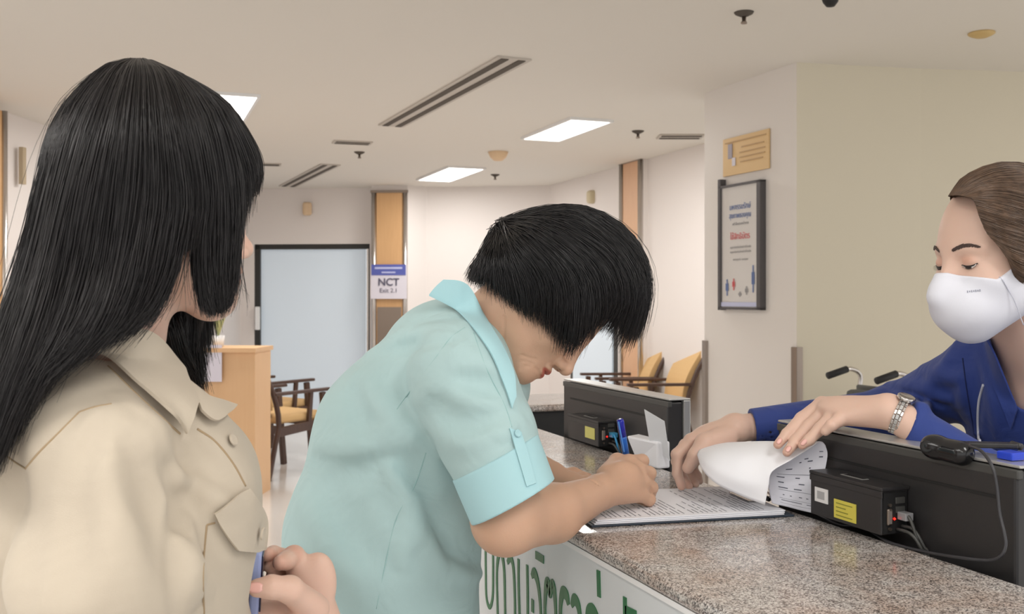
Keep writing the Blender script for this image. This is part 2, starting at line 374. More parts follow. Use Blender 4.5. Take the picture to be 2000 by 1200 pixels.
# signs on the veneered pillar
zt = lambda py, d: CAMZ + (HZ - py) / FPX * d
t = empty('pillar_sign', (*pA(wA / 2, .03), 0)); tag(t, 'white notice with purple-blue heading hung on the honey wood pillar', 'sign')
bm = bmesh.new(); slab(bm, pA(.0, .06), pA(wA, .06), .015, zt(584, 11.7), zt(517, 11.7)); obj('board', bm, M['signw'], t)
bm = bmesh.new(); slab(bm, pA(.01, .066), pA(wA - .01, .066), .004, zt(538, 11.7), zt(517, 11.7)); obj('heading', bm, M['purple'], t)
pb_ = Vector((*pA(wA / 2, .067), 0)); dirA = (Vector(pA(wA, 0)) - Vector(pA(0, 0))).normalized()
def text(body, loc, size, m, parent, xdir, name='lettering', ext=.0006, align='CENTER', up=(0, 0, 1), sx=1.0, bold=False):
    cu = bpy.data.curves.new(name, 'FONT'); cu.body = body; cu.size = size; cu.extrude = ext; cu.align_x = align; cu.align_y = 'CENTER'
    if bold: cu.offset = size * .02
    o = bpy.data.objects.new('tmp', cu); C.objects.link(o); dg = bpy.context.evaluated_depsgraph_get()
    me = bpy.data.meshes.new_from_object(o.evaluated_get(dg)); bpy.data.objects.remove(o)
    x = Vector(xdir).normalized(); z = Vector(up).normalized(); n = x.cross(z)
    mt = Matrix((( x.x * sx, z.x, n.x, loc[0]), (x.y * sx, z.y, n.y, loc[1]), (x.z * sx, z.z, n.z, loc[2]), (0, 0, 0, 1)))
    me.transform(mt); me.materials.clear(); return link_mesh(name, me, m, parent)
M['inkd'] = mat('dark_print', (90, 88, 110), .6); M['white_ink'] = mat('white_print', (190, 195, 235), .6)
text('NCT', (pb_.x, pb_.y, zt(552, 11.7)), .12, M['inkd'], t, (*dirA, 0), 'notice_heading', bold=True)
text('Exit 2.1', (pb_.x, pb_.y, zt(568, 11.7)), .07, M['inkd'], t, (*dirA, 0), 'notice_line')
bm = bmesh.new(); slab(bm, pA(.05, .07), pA(wA - .05, .07), .002, zt(526, 11.7), zt(522, 11.7)); slab(bm, pA(.13, .07), pA(wA - .13, .07), .002, zt(534, 11.7), zt(531, 11.7)); obj('heading_line', bm, M['white_ink'], t)
# framed poster and plaque on the pier
PF = [fl(1376, 6.42), fl(1556, 5.57)]
pv = (Vector(PF[1]) - Vector(PF[0])).normalized(); pn = Vector((pv.y, -pv.x))
def pier_pt(px, py, off=0.0):
    q = along(PF[0], PF[1], px); d = q[0] * FV.x + q[1] * FV.y
    z = CAMZ + (HZ - py) / FPX * d; return Vector((q[0] + pn.x * off, q[1] + pn.y * off, z))
def pier_box(bm, px0, px1, pyt, pyb, off, dep):
    """upright rectangle on the pier; heights taken at its right edge"""
    a = pier_pt(px0, pyt, off); b = pier_pt(px1, pyt, off); zb = pier_pt(px1, pyb).z
    slab(bm, a, b, dep, zb, b.z)
t = empty('framed_poster', pier_pt(1455, 480)); tag(t, 'tall framed health notice with blue and red headings on the pale pier', 'poster')
bm = bmesh.new(); pier_box(bm, 1417, 1491, 354, 602, .03, .02); obj('sheet', bm, mat('poster_sheet', (222, 218, 214), .35), t)
bm = bmesh.new()
pier_box(bm, 1413, 1418, 351, 606, .042, .042); pier_box(bm, 1489, 1496, 351, 606, .042, .042)
a = pier_pt(1413, 351, .042); b = pier_pt(1496, 351, .042); zb = pier_pt(1496, 606).z; zt_ = b.z
slab(bm, a, b, .042, zt_ - .014, zt_); slab(bm, a, b, .042, zb, zb + .014)
obj('frame', bm, mat('pewter_frame', (96, 94, 96), .35, .5), t)
bm = bmesh.new(); slab(bm, pier_pt(1418, 590, .036), pier_pt(1489, 590, .036), .004, zb + .018, zb + .045); obj('base_strip', bm, mat('lilac_strip', (200, 204, 232), .3), t)
def pier_text(s, px, py, size, m, par, nm='printed_line', sx=1):
    p = pier_pt(px, py, .033); return text(s, p, size, m, par, (*pv, 0), nm, sx=sx)
mb, mr, mg = mat('print_blue', (110, 130, 180), .6), mat('print_red', (226, 110, 112), .6), mat('print_grey', (168, 165, 165), .6)
pier_text('มหกรรมรักษ์', 1454, 404, .047, mb, t, 'heading_line', .9); pier_text('สุขภาพของคุณ', 1454, 421, .044, mb, t, 'heading_line', .85)
pier_text('อย่าลืมสวมหน้ากาก', 1455, 437, .022, mg, t, sx=1); pier_text('ใช้สิทธิบัตร', 1454, 462, .052, mr, t, 'red_heading', .9)
for py in (483, 492, 507): pier_text('กรุณาติดต่อเจ้าหน้าที่ด้านใน' if py < 500 else 'ขอบคุณค่ะ ขอบคุณ', 1455, py, .018, mg, t, sx=1.1)
for px, py, m_, h_ in ((1429, 562, mb, .1), (1442, 556, mr, .07), (1467, 568, mg, .05), (1480, 545, mb, .16), (1454, 575, mg, .03)):
    p = pier_pt(px, py, .034); bm = bmesh.new(); q = Vector((pv.x, pv.y, 0))
    bar(bm, p - Vector((0, 0, h_ / 2)), p + Vector((0, 0, h_ / 2)), .008, .002, up=(pn.x, pn.y, 0)); bar(bm, p - Vector((0, 0, h_ / 5)), p + Vector((0, 0, h_ / 4)), .026, .002, up=(pn.x, pn.y, 0))
    obj('printed_figure', bm, m_, t)
t = empty('gold_plaque', pier_pt(1458, 297)); tag(t, 'gold coloured notice plaque on the pale pier, above the framed poster', 'plaque')
bm = bmesh.new(); pier_box(bm, 1415, 1505, 251, 329, .012, .010); obj('board', bm, M['gold'], t, bevel=.002)
mo = mat('bronze_print', (196, 160, 116), .5)
for k, (x0, x1, py) in enumerate(((1420, 1500, 262), (1452, 1496, 277), (1448, 1498, 287), (1448, 1498, 297), (1450, 1494, 307))):
    bm = bmesh.new(); a, b = pier_pt(x0, py, .015), pier_pt(x1, py, .015); bar(bm, (a.x, a.y, b.z), b, .003, .006); obj('engraved_line', bm, mo, t)
bm = bmesh.new(); p = pier_pt(1430, 298, .015); bar(bm, p - Vector((0, 0, .04)), p + Vector((0, 0, .05)), .045, .003, up=(pn.x, pn.y, 0)); obj('emblem', bm, mat('grey_emblem', (168, 160, 170), .5), t, bevel=.01)
bm = bmesh.new(); p = pier_pt(1437, 318, .015); bar(bm, p - Vector((0, 0, .02)), p + Vector((0, 0, .03)), .035, .003, up=(pn.x, pn.y, 0)); obj('seal', bm, M['signw'], t, bevel=.01)
# left edge: cladding and door sign
wl2 = [wl[0], wl[1]]
t = empty('pillar_cladding', (*fl(4, 6.6), 0)); tag(t, 'wood and chrome pillar cladding at the left edge of the picture', 'pillar cladding')
bm = bmesh.new(); slab(bm, fl(-60, 6.45), fl(6, 6.75), .012, 0, zt(214, 6.7)); obj('veneer_panel', bm, M['wood'], t)
bm = bmesh.new(); c = fl(8, 6.76); lathe(bm, (c[0], c[1], 0), [(.022, 0), (.022, zt(214, 6.7))], 20); obj('corner_trim', bm, M['chrome'], t, smooth=True)
p = fl(44, 7.2); bm = bmesh.new(); bar(bm, (p[0], p[1], zt(360, 7.2)), (p[0], p[1], zt(288, 7.2)), .05, .03, up=(RV.x, RV.y, 0))
tag(obj('wall_sign', bm, mat('tan_sign', (186, 168, 140), .5)), 'narrow tan sign on the left wall behind the long hair', 'sign')

# ================================================================== COUNTER
CX0, CX1, CZ = .612, 1.010, 1.05
M['granite'] = granite()
bm = bmesh.new(); bx(bm, CX0, CX1, -.6, 3.35, CZ - .022, CZ)
o = obj('granite_worktop', bm, M['granite'], bevel=.009, seg=4); tag(o, 'polished speckled granite countertop in the foreground at right', 'countertop')
bm = bmesh.new(); bx(bm, CX1, 1.68, 3.0, 3.35, CZ - .022, CZ)
o = obj('granite_worktop', bm, M['granite'], bevel=.008, seg=3); tag(o, 'far crossing stretch of worktop behind the farther monitor', 'countertop')
t = empty('reception_counter', (.8, 1.2, 0)); tag(t, 'reception counter body with pale sign panel and green Thai lettering', 'counter')
box('carcass', .65, .98, -.6, 3.35, 0, CZ - .022, M['blackm'], t)
box('sign_panel', .626, .65, -.6, 3.35, .05, CZ - .023, M['panel'], t)
box('top_strip', .6185, .6255, -.6, 3.35, CZ - .031, CZ - .0235, M['strip'], t)
box('crossing_carcass', .98, 1.66, 3.02, 3.33, 0, CZ - .022, M['blackm'], t)
box('low_desk', .985, 1.42, -.6, 3.0, .72, .75, M['blackm'], t)
# green lettering traced as strokes on the panel, loopless Thai letters
def glyph(strokes, depth=.0016):
    bm = bmesh.new()
    for pts, ws in strokes:
        P = spline([on_x(px, py, .626) for px, py in pts], max(2, 8 * (len(pts) - 1)) if len(pts) > 2 else 2)
        W_ = np.interp(np.linspace(0, 1, len(P)), np.linspace(0, 1, len(ws)), [w if w < 15 else 8.5 if w <= 20 else 8.5 + (w - 20) * .38 for w in ws]) / 1000
        ring = []
        for i, p in enumerate(P):
            a = Vector(P[max(0, i - 1)]); b = Vector(P[min(len(P) - 1, i + 1)]); tt = (b - a).normalized(); nn = Vector((0, -tt.z, tt.y)) * W_[i] / 2; p = Vector(p)
            ring.append([bm.verts.new((.6262 - (depth if k in (1, 2) else 0), q.y, q.z)) for k, q in enumerate((p - nn, p - nn, p + nn, p + nn))])
        for a, b in zip(ring, ring[1:]):
            for k in range(4): bm.faces.new((a[k], a[(k + 1) % 4], b[(k + 1) % 4], b[k]))
        bm.faces.new(ring[0]); bm.faces.new(ring[-1])
    return bm
def L(*p): return [(920 + a / 5.556, 1040 + b / 5.556) for a, b in p]
GL = [
    [(L((160, 80), (163, 400), (170, 700), (205, 815), (238, 700), (243, 400), (240, 90)), [16, 17, 18, 20, 18, 17, 16])],
    [(L((300, 1100), (290, 800), (285, 400), (320, 205), (360, 380), (372, 800), (374, 1100)), [17, 17, 19, 40, 24, 17, 17])],
    [(L((398, 330), (430, 280), (462, 380), (478, 700), (482, 1100)), [20, 36, 24, 17, 17])],
    [(L((518, 290), (520, 600), (535, 1100)), [16, 17, 17]), (L((612, 355), (618, 700), (618, 1100)), [17, 17, 17])],
    [(L((662, 480), (690, 440), (730, 560), (756, 800), (765, 1100)), [22, 44, 30, 20, 18]), (L((672, 730), (672, 870)), [24, 24])],
    [(L((700, 205), (790, 262)), [2, 2])],
    [(L((810, 1100), (805, 800), (820, 580), (838, 545), (862, 690), (880, 560), (905, 620), (922, 850), (925, 1100)), [18, 22, 36, 40, 22, 36, 34, 22, 18])],
    [(L((975, 1100), (975, 800), (1000, 650), (1040, 690), (1062, 790)), [18, 26, 44, 46, 16])],
    [(L((1095, 800), (1125, 730), (1165, 790), (1190, 950), (1195, 1100)), [20, 46, 40, 24, 20])],
    [(L((1260, 1060), (1280, 870), (1320, 840), (1370, 930), (1380, 1060)), [24, 44, 46, 34, 24])],
    [(L((1386, 415), (1394, 705)), [26, 26])],
    [(L((1674, 705), (1676, 900)), [24, 24]), (L((1680, 850), (1800, 910)), [14, 14])],
]
for k, g_ in enumerate(GL):
    if k == 5: g_ = [(L((704, 245), (792, 300)), [13, 13])]
    obj('green_letter', glyph(g_), M['green'], t)
# ================================================================== FIGURE ENGINE: smooth-blended solids turned into one continuous surface
f32 = np.float32
def A(v): return np.array([v[0], v[1], v[2]], f32)
class Field:
    def __init__(s): s.ops = []
    def add(s, fn, k=.01): s.ops.append(('u', fn, k)); return s
    def sub(s, fn, k=.004): s.ops.append(('s', fn, k)); return s
    def cut(s, fn, k=.0015): s.ops.append(('i', fn, k)); return s
    def __call__(s, P):
        d = None
        for op, fn, k in s.ops:
            e = fn(P)
            if d is None: d = e; continue
            if op == 'u': h = np.maximum(k - np.abs(d - e), 0) / k; d = np.minimum(d, e) - h * h * k * .25
            elif op == 's': e = -e; h = np.maximum(k - np.abs(d - e), 0) / k; d = np.maximum(d, e) + h * h * k * .25
            else: h = np.maximum(k - np.abs(d - e), 0) / k; d = np.maximum(d, e) + h * h * k * .25
        return d
def rc(a, b, ra, rb, ax=None, q=1.0):
    """limb from a to b with radii ra, rb; ax,q widen the section q times along direction ax"""
    a = A(a); b = A(b)
    if ax is not None: ax = A(Vector(ax).normalized()); 
    def fn(P):
        p = P - a; ba = b - a
        if ax is not None:
            c = (1 / q - 1); p = p + np.outer(p @ ax, ax) * f32(c); ba = ba + ax * f32(ba @ ax) * f32(c)
        h = np.clip((p @ ba) / (ba @ ba + 1e-9), 0, 1)
        return np.sqrt(((p - h[:, None] * ba) ** 2).sum(1)) - (ra + (rb - ra) * h)
    return fn
def el(c, r, R=None):
    c = A(c); r = np.array(r, f32); R = None if R is None else np.array(R, f32)
    def fn(P):
        p = P - c
        if R is not None: p = p @ R
        k0 = np.sqrt(((p / r) ** 2).sum(1)); k1 = np.sqrt(((p / (r * r)) ** 2).sum(1)) + 1e-6
        return k0 * (k0 - 1) / k1
    return fn
def plane(p, n):
    p = A(p); n = A(Vector(n).normalized())
    return lambda P: (P - p) @ n
def chain(pts, r):
    pts = [A(p) for p in pts]; rr = r if isinstance(r, (list, tuple)) else [r] * len(pts)
    fs = [rc(a, b, x, y) for a, b, x, y in zip(pts, pts[1:], rr, rr[1:])]
    def fn(P):
        d = fs[0](P)
        for g in fs[1:]: d = np.minimum(d, g(P))
        return d
    return fn
def mesh_field(f, lo, hi, h, project=2):
    lo = np.array(lo, f32); hi = np.array(hi, f32)
    n = np.ceil((hi - lo) / (h * 16)).astype(int) * 16
    def keep(ijk, B):
        out = []
        for i in range(0, len(ijk), 200000):
            c = lo + (ijk[i:i + 200000] + B / 2) * f32(h); out.append(np.abs(f(c.astype(f32))) < B * h * .87 * 1.35 + .004)
        return ijk[np.concatenate(out)]
    g = np.stack(np.meshgrid(*[np.arange(0, m, 16) for m in n], indexing='ij'), -1).reshape(-1, 3)
    g = keep(g, 16)
    o = np.stack(np.meshgrid(*[np.arange(0, 16, 4)] * 3, indexing='ij'), -1).reshape(-1, 3)
    g = keep((g[:, None] + o).reshape(-1, 3), 4)
    o = np.stack(np.meshgrid(*[np.arange(4)] * 3, indexing='ij'), -1).reshape(-1, 3)
    cells = (g[:, None] + o).reshape(-1, 3).astype(np.int64)
    N1 = n + 2; sid = lambda q: (q[:, 0] * N1[1] + q[:, 1]) * N1[2] + q[:, 2]
    cid = sid(cells); order = np.argsort(cid); cid = cid[order]; cells = cells[order]
    off = np.array([[0, 0, 0], [1, 0, 0], [0, 1, 0], [1, 1, 0], [0, 0, 1], [1, 0, 1], [0, 1, 1], [1, 1, 1]])
    oid = (off[:, 0] * N1[1] + off[:, 1]) * N1[2] + off[:, 2]
    nid = np.unique((cid[:, None] + oid).ravel())
    nc = np.stack([nid // (N1[1] * N1[2]), (nid // N1[2]) % N1[1], nid % N1[2]], 1)
    val = np.concatenate([f((lo + nc[i:i + 300000] * f32(h)).astype(f32)) for i in range(0, len(nid), 300000)])
    cv = val[np.searchsorted(nid, cid[:, None] + oid)]
    neg = cv < 0; mixed = neg.any(1) & ~neg.all(1)
    cells = cells[mixed]; cid = cid[mixed]; cv = cv[mixed]; neg = neg[mixed]
    acc = np.zeros((len(cid), 3)); cnt = np.zeros(len(cid))
    for a, b in ((0, 1), (2, 3), (4, 5), (6, 7), (0, 2), (1, 3), (4, 6), (5, 7), (0, 4), (1, 5), (2, 6), (3, 7)):
        m = neg[:, a] != neg[:, b]; t = cv[m, a] / (cv[m, a] - cv[m, b])
        acc[m] += off[a] + (off[b] - off[a]) * t[:, None]; cnt[m] += 1
    V = lo + (cells + acc / cnt[:, None]) * h
    F = []
    st = [N1[1] * N1[2], N1[2], 1]
    for ax, corner in ((0, 1), (1, 2), (2, 4)):
        m = neg[:, 0] != neg[:, corner]; u, v = [(1, 2), (2, 0), (0, 1)][ax]
        base = cid[m]; fl_ = neg[m, 0]
        q = np.stack([base, base - st[u], base - st[u] - st[v], base - st[v]], 1)
        ix = np.searchsorted(cid, q); ix = np.clip(ix, 0, len(cid) - 1); ok = (cid[ix] == q).all(1)
        ix = ix[ok]; fl2 = fl_[ok]; ix[~fl2] = ix[~fl2][:, ::-1]; F.append(ix)
    F = np.concatenate(F)
    for _ in range(project):
        P = V.astype(f32); e = f32(h * .5); d = f(P)
        G = np.stack([f(P + np.eye(3, dtype=f32)[i] * e) - f(P - np.eye(3, dtype=f32)[i] * e) for i in range(3)], 1)
        G /= np.linalg.norm(G, axis=1, keepdims=True) + 1e-9
        V = V - G * np.clip(d, -h, h)[:, None] * .8
    return V, F
def grad(f, P, e=.002):
    P = P.astype(f32); I = np.eye(3, dtype=f32) * f32(e)
    G = np.stack([f(P + I[i]) - f(P - I[i]) for i in range(3)], 1)
    return G / (np.linalg.norm(G, axis=1, keepdims=True) + 1e-9)
def cast(f, pix, d0=.6, d1=2.2, fallback=None):
    """where sight lines through the pixels first meet the solid f -> points, normals"""
    O = np.array([0, 0, CAMZ]); D = np.array([list(at(x, y, 1.0) - Vector((0, 0, CAMZ))) for x, y in [(q[0], q[1]) for q in pix]])
    L_ = np.linalg.norm(D, axis=1); t = np.full(len(pix), d0, float)
    best = np.full(len(pix), 9.); bt = t.copy()
    for _ in range(140):
        P = O + D * t[:, None]; v = f(P.astype(f32)); 
        m = v < best; best[m] = v[m]; bt[m] = t[m]
        t = np.minimum(t + np.maximum(v, -.01) / L_ * .7, d1)
    ok = best < .002
    t = np.where(ok, t, bt)
    P = O + D * t[:, None]; cast.ok = ok; return P, grad(f, P)
def push_out(P, f, off, it=5):
    P = np.array(P, float)
    for _ in range(it):
        d = f(P.astype(f32)); m = d < off
        if not m.any(): break
        P[m] += grad(f, P[m]) * (off - d[m])[:, None]
    return P
def bbox_of(pts, pad):
    P = np.array([list(p) for p in pts]); return P.min(0) - pad, P.max(0) + pad
class Fr:
    """local frame of a head: x forward, y left, z up"""
    def __init__(s, o, fwd, up):
        s.o = Vector(o); x = Vector(fwd).normalized(); u = Vector(up); z = (u - x * u.dot(x)).normalized(); y = z.cross(x)
        s.x, s.y, s.z = x, y, z; s.R = np.array([[x[i], y[i], z[i]] for i in range(3)], f32)
    def __call__(s, x, y, z): return s.o + s.x * x + s.y * y + s.z * z
    def inv(s, P): return (np.asarray(P, f32) - A(s.o)) @ s.R
def camv(r, u, d): return RV * r + Vector((0, 0, u)) + FV * d
def skull(F, fr, k=1.0, lids=.6, nose=1.0):
    L_ = lambda x, y, z: fr(x * k, y * k, z * k); R = fr.R
    F.add(el(L_(-.012, 0, .030), (.094 * k, .074 * k, .083 * k), R), .01)
    F.add(el(L_(.034, 0, -.018), (.058 * k, .062 * k, .078 * k), R), .03)
    for s in (1, -1):
        F.add(rc(L_(.005, s * .050, -.052), L_(.070, s * .010, -.094), .020 * k, .017 * k), .03)
        F.add(el(L_(.058, s * .036, -.030), (.026 * k, .024 * k, .026 * k), R), .02)
    F.add(el(L_(.078, 0, -.094), (.017 * k, .020 * k, .015 * k), R), .02)
    F.add(el(L_(.074, 0, -.062), (.022 * k, .028 * k, .026 * k), R), .02)
    for s in (1, -1):
        F.add(rc(L_(.080, s * .010, .017), L_(.066, s * .046, .015), .008 * k, .007 * k), .014)
        F.sub(el(L_(.096, s * .031, -.002), (.014 * k, .019 * k, .011 * k), R), .014)
        F.add(el(L_(.0745, s * .031, -.002), (.0118 * k, .0150 * k, .0100 * k), R), .004)
    F.add(rc(L_(.086, 0, .004), L_(.107 * nose, 0, -.034), .0075 * k, .0095 * k), .014)
    F.add(el(L_(.109 * nose, 0, -.038), (.010 * k, .011 * k, .0095 * k), R), .008)
    for s in (1, -1):
        F.add(el(L_(.098, s * .0125, -.042), (.0105 * k, .0070 * k, .0075 * k), R), .006)
        F.sub(el(L_(.105, s * .0068, -.050), (.0058 * k, .0036 * k, .0052 * k), R), .002)
    F.add(el(L_(.0945, 0, -.0620), (.0090 * k, .0225 * k, .0062 * k), R), .005)
    F.add(el(L_(.0930, 0, -.0745), (.0092 * k, .0195 * k, .0068 * k), R), .005)
    F.sub(el(L_(.106, 0, -.0682), (.013 * k, .025 * k, .0010 * k), R), .0025)
    for s in (1, -1):
        F.add(el(L_(-.010, s * .076, -.008), (.017 * k, .007 * k, .030 * k), R), .006)
        F.sub(el(L_(-.006, s * .084, -.006), (.009 * k, .004 * k, .016 * k), R), .004)
def lip_tint_nostril_shade(fr, V, pig, k=1.0, col=(.80, .36, .36)):
    q = fr.inv(V) / k
    m = (((q[:, 0] - .095) / .018) ** 2 + (q[:, 1] / .0225) ** 2 + ((q[:, 2] + .0685) / .0115) ** 2)
    w = np.clip((1.05 - m) / .3, 0, 1)[:, None] * (q[:, 0] > .08)[:, None]
    pig[:] = pig * (1 - w) + np.array(col) * w
    for s in (1, -1):
        m = ((q[:, 0] - .105) ** 2 + (q[:, 1] - s * .0068) ** 2 + (q[:, 2] + .049) ** 2) / .0042 ** 2
        w = np.clip((1.2 - m) / .5, 0, 1)[:, None]; pig[:] = pig * (1 - w) + np.array((.22, .10, .08)) * w  # shade inside the nostrils put into the skin colour
# ------------------------------------------------------------------ hair
def strand_mesh(paths, r, taper=.25, sides=3):
    """paths (S,K,3) -> vertices, faces of thin tapering prisms"""
    S, K, _ = paths.shape
    T = np.gradient(paths, axis=1); T /= np.linalg.norm(T, axis=2, keepdims=True) + 1e-9
    up = np.random.normal(size=(S, 1, 3)); U = up - T * (T * up).sum(2, keepdims=True); U /= np.linalg.norm(U, axis=2, keepdims=True) + 1e-9
    W = np.cross(T, U); t = np.linspace(0, 1, K)
    rad = (np.where(t < .6, 1, 1 - (t - .6) / .4 * (1 - taper)))[None, :, None] * (np.asarray(r).reshape(-1, 1, 1) * np.ones((S, 1, 1)))
    V = np.stack([paths + (U * math.cos(2 * PI * j / sides) + W * math.sin(2 * PI * j / sides)) * rad for j in range(sides)], 2)  # S,K,sides,3
    idx = np.arange(S * K * sides).reshape(S, K, sides); a = idx[:, :-1]; b = idx[:, 1:]
    F = np.stack([a, np.roll(a, -1, 2), np.roll(b, -1, 2), b], -1).reshape(-1, 4)
    return V.reshape(-1, 3), F
def resample(P, K):
    return np.array(spline(P, K))
def hair_sheet(guides, n, K=16, jit=.004, thick=.010, centre=None, clump=.35, fray=.06, closed=False, seed=1, field=None, off=.004, tmax=None, wav=.0015, root=.0):
    """strands interpolated between neighbouring guides; guides: list of point lists"""
    rng = np.random.default_rng(seed)
    G = np.array([resample(g, K) for g in guides])
    ng = len(G); u = rng.random(n) * (ng if closed else ng - 1)
    nc = max(4, int(n * .07)); cu = rng.random(nc) * (ng if closed else ng - 1); near = np.abs(u[:, None] - cu[None]).argmin(1)
    u2 = u + (cu[near] - u) * 1.0
    def ev(uu):
        i = np.floor(uu).astype(int); f = uu - i; m = (lambda k: k % ng) if closed else (lambda k: np.clip(k, 0, ng - 1))
        p0, p1, p2, p3 = G[m(i - 1)], G[m(i)], G[m(i + 1)], G[m(i + 2)]; f = f[:, None, None]
        return .5 * (2 * p1 + (p2 - p0) * f + (2 * p0 - 5 * p1 + 4 * p2 - p3) * f * f + (3 * p1 - p0 - 3 * p2 + p3) * f ** 3)
    tt = np.linspace(0, 1, K)[None, :, None]
    P = ev(u) * (1 - clump * tt) + ev(u2) * clump * tt
    c = P.mean((0, 1)) if centre is None else np.array(centre)
    N = P - c; N[:, :, 2] *= .3; N /= np.linalg.norm(N, axis=2, keepdims=True) + 1e-9
    P = P - N * (rng.random((n, 1, 1)) * thick - thick * .25)
    ph = rng.random((n, 1, 3)) * 6.28; P = P + np.sin(tt * (3 + 4 * rng.random((n, 1, 1))) + ph) * wav * (.3 + tt)
    P = P + rng.normal(size=(n, 1, 3)) * jit * tt + rng.normal(size=(n, 1, 3)) * root * (1 - tt) ** 2
    L_ = 1 - rng.random(n) ** 2 * fray
    if tmax is not None: L_ = L_ * np.interp(u, np.arange(len(tmax)), tmax)
    Q = np.empty_like(P)
    for j in range(K):
        s = L_ * j; i0 = np.clip(np.floor(s).astype(int), 0, K - 2); f = (s - i0)[:, None]
        Q[:, j] = P[np.arange(n), i0] * (1 - f) + P[np.arange(n), i0 + 1] * f
    if field is not None:
        sh = Q.shape; Q = push_out(Q.reshape(-1, 3), field, off, 3).reshape(sh)
    return Q
def shell(guides, K=16, inset=.006, centre=None, closed=False, sub=4, tmax=None, field=None, off=.002):
    G = np.array([resample(g, K) for g in guides]); ng = len(G)
    us = np.linspace(0, ng if closed else ng - 1, (ng if closed else ng - 1) * sub + 1)
    if closed: us = us[:-1]
    rows = []
    for u in us:
        i = int(math.floor(min(u, ng - 1e-6))); f = u - i
        m = (lambda k: k % ng) if closed else (lambda k: min(max(k, 0), ng - 1))
        p0, p1, p2, p3 = G[m(i - 1)], G[m(i)], G[m(i + 1)], G[m(i + 2)]
        P = .5 * (2 * p1 + (p2 - p0) * f + (2 * p0 - 5 * p1 + 4 * p2 - p3) * f * f + (3 * p1 - p0 - 3 * p2 + p3) * f ** 3)
        l = .96 if tmax is None else .96 * np.interp(u, np.arange(len(tmax)), tmax)
        s = np.linspace(0, l * (K - 1), K); i0 = np.clip(s.astype(int), 0, K - 2); ff = (s - i0)[:, None]; rows.append(P[i0] * (1 - ff) + P[i0 + 1] * ff)
    P = np.array(rows); c = P.mean((0, 1)) if centre is None else np.array(centre)
    N = P - c; N[:, :, 2] *= .3; N /= np.linalg.norm(N, axis=2, keepdims=True) + 1e-9
    O = P - N * inset
    if field is not None: sh = O.shape; O = push_out(O.reshape(-1, 3), field, off, 3).reshape(sh)
    n0 = O.shape[0]; I = O - N * .003
    V = np.concatenate([O.reshape(-1, 3), I.reshape(-1, 3)]); idx = np.arange(n0 * K).reshape(n0, K); F = []
    rng_ = range(n0) if closed else range(n0 - 1)
    for a in rng_:
        b = (a + 1) % n0
        for j in range(K - 1):
            F.append((idx[a, j], idx[b, j], idx[b, j + 1], idx[a, j + 1])); F.append(tuple(x + n0 * K for x in (idx[a, j + 1], idx[b, j + 1], idx[b, j], idx[a, j])))
    return V, np.array(F)
def join_vf(parts):
    V = []; F = []; n = 0
    for v, f in parts: V.append(v); F.append(f + n); n += len(v)
    return np.concatenate(V), np.concatenate(F)
def at3(g): return [at(*p) for p in g]
# ------------------------------------------------------------------ cloth pieces laid on a solid
def patch(name, f, rows, m, parent, off=.003, th=.0016, nu=24, nv=10, lift=None, d0=.6, d1=2.2, smooth=2, lim=.09):
    """rows: list of pixel polylines (top to bottom); the patch follows the solid f"""
    R = [np.array(spline([(x, y, 0) for x, y in r], nu))[:, :2] for r in rows]
    G = np.array([spline([(*R[i][k], 0) for i in range(len(R))], nv) for k in range(nu)])[:, :, :2]   # nu,nv,2
    P, N = cast(f, G.reshape(-1, 2), d0, d1); ok = cast.ok; O_ = np.array([0, 0, CAMZ]); t_ = (P - O_) @ np.array(FV)
    ok = ok & (np.abs(t_ - np.median(t_[ok])) < lim); px = G.reshape(-1, 2)
    if (~ok).any():                       # points past the edge of the body keep the distance of the nearest point on it
        nn = ((px[~ok][:, None] - px[ok][None]) ** 2).sum(2).argmin(1); P[~ok] = [list(at(a, b, d)) for (a, b), d in zip(px[~ok], t_[ok][nn])]; N[~ok] = N[ok][nn]
    P = P.reshape(nu, nv, 3); N = N.reshape(nu, nv, 3)
    for _ in range(smooth):
        Q = P.copy(); Q[1:-1] = (P[:-2] + P[2:] + 2 * P[1:-1]) / 4; Q[:, 1:-1] = (Q[:, :-2] + Q[:, 2:] + 2 * Q[:, 1:-1]) / 4; P = Q
        Q = N.copy(); Q[1:-1] = (N[:-2] + N[2:] + N[1:-1]) / 3; Q[:, 1:-1] = (Q[:, :-2] + Q[:, 2:] + Q[:, 1:-1]) / 3; N = Q / np.linalg.norm(Q, axis=2, keepdims=True)
    o_ = np.full((nu, nv), off) if lift is None else off + np.array([[lift(i / (nu - 1), j / (nv - 1)) for j in range(nv)] for i in range(nu)])
    T = P + N * (o_ + th)[:, :, None]; B = P + N * o_[:, :, None]
    V = np.concatenate([T.reshape(-1, 3), B.reshape(-1, 3)]); n = nu * nv; F = []
    ix = lambda i, j: i * nv + j
    for i in range(nu - 1):
        for j in range(nv - 1):
            F.append((ix(i, j), ix(i + 1, j), ix(i + 1, j + 1), ix(i, j + 1))); F.append((n + ix(i, j + 1), n + ix(i + 1, j + 1), n + ix(i + 1, j), n + ix(i, j)))
    for i in range(nu - 1):
        for j in (0, nv - 1): F.append((ix(i, j), ix(i + 1, j), n + ix(i + 1, j), n + ix(i, j)))
    for j in range(nv - 1):
        for i in (0, nu - 1): F.append((ix(i, j), ix(i, j + 1), n + ix(i, j + 1), n + ix(i, j)))
    bm = bmesh.new(); vs = [bm.verts.new(v) for v in V.tolist()]
    for q in F:
        bm.faces.new([vs[k] for k in q])
    o = obj(name, bm, m, parent, smooth=True)
    es = o.modifiers.new('edges', 'EDGE_SPLIT'); es.split_angle = 1.0
    return o
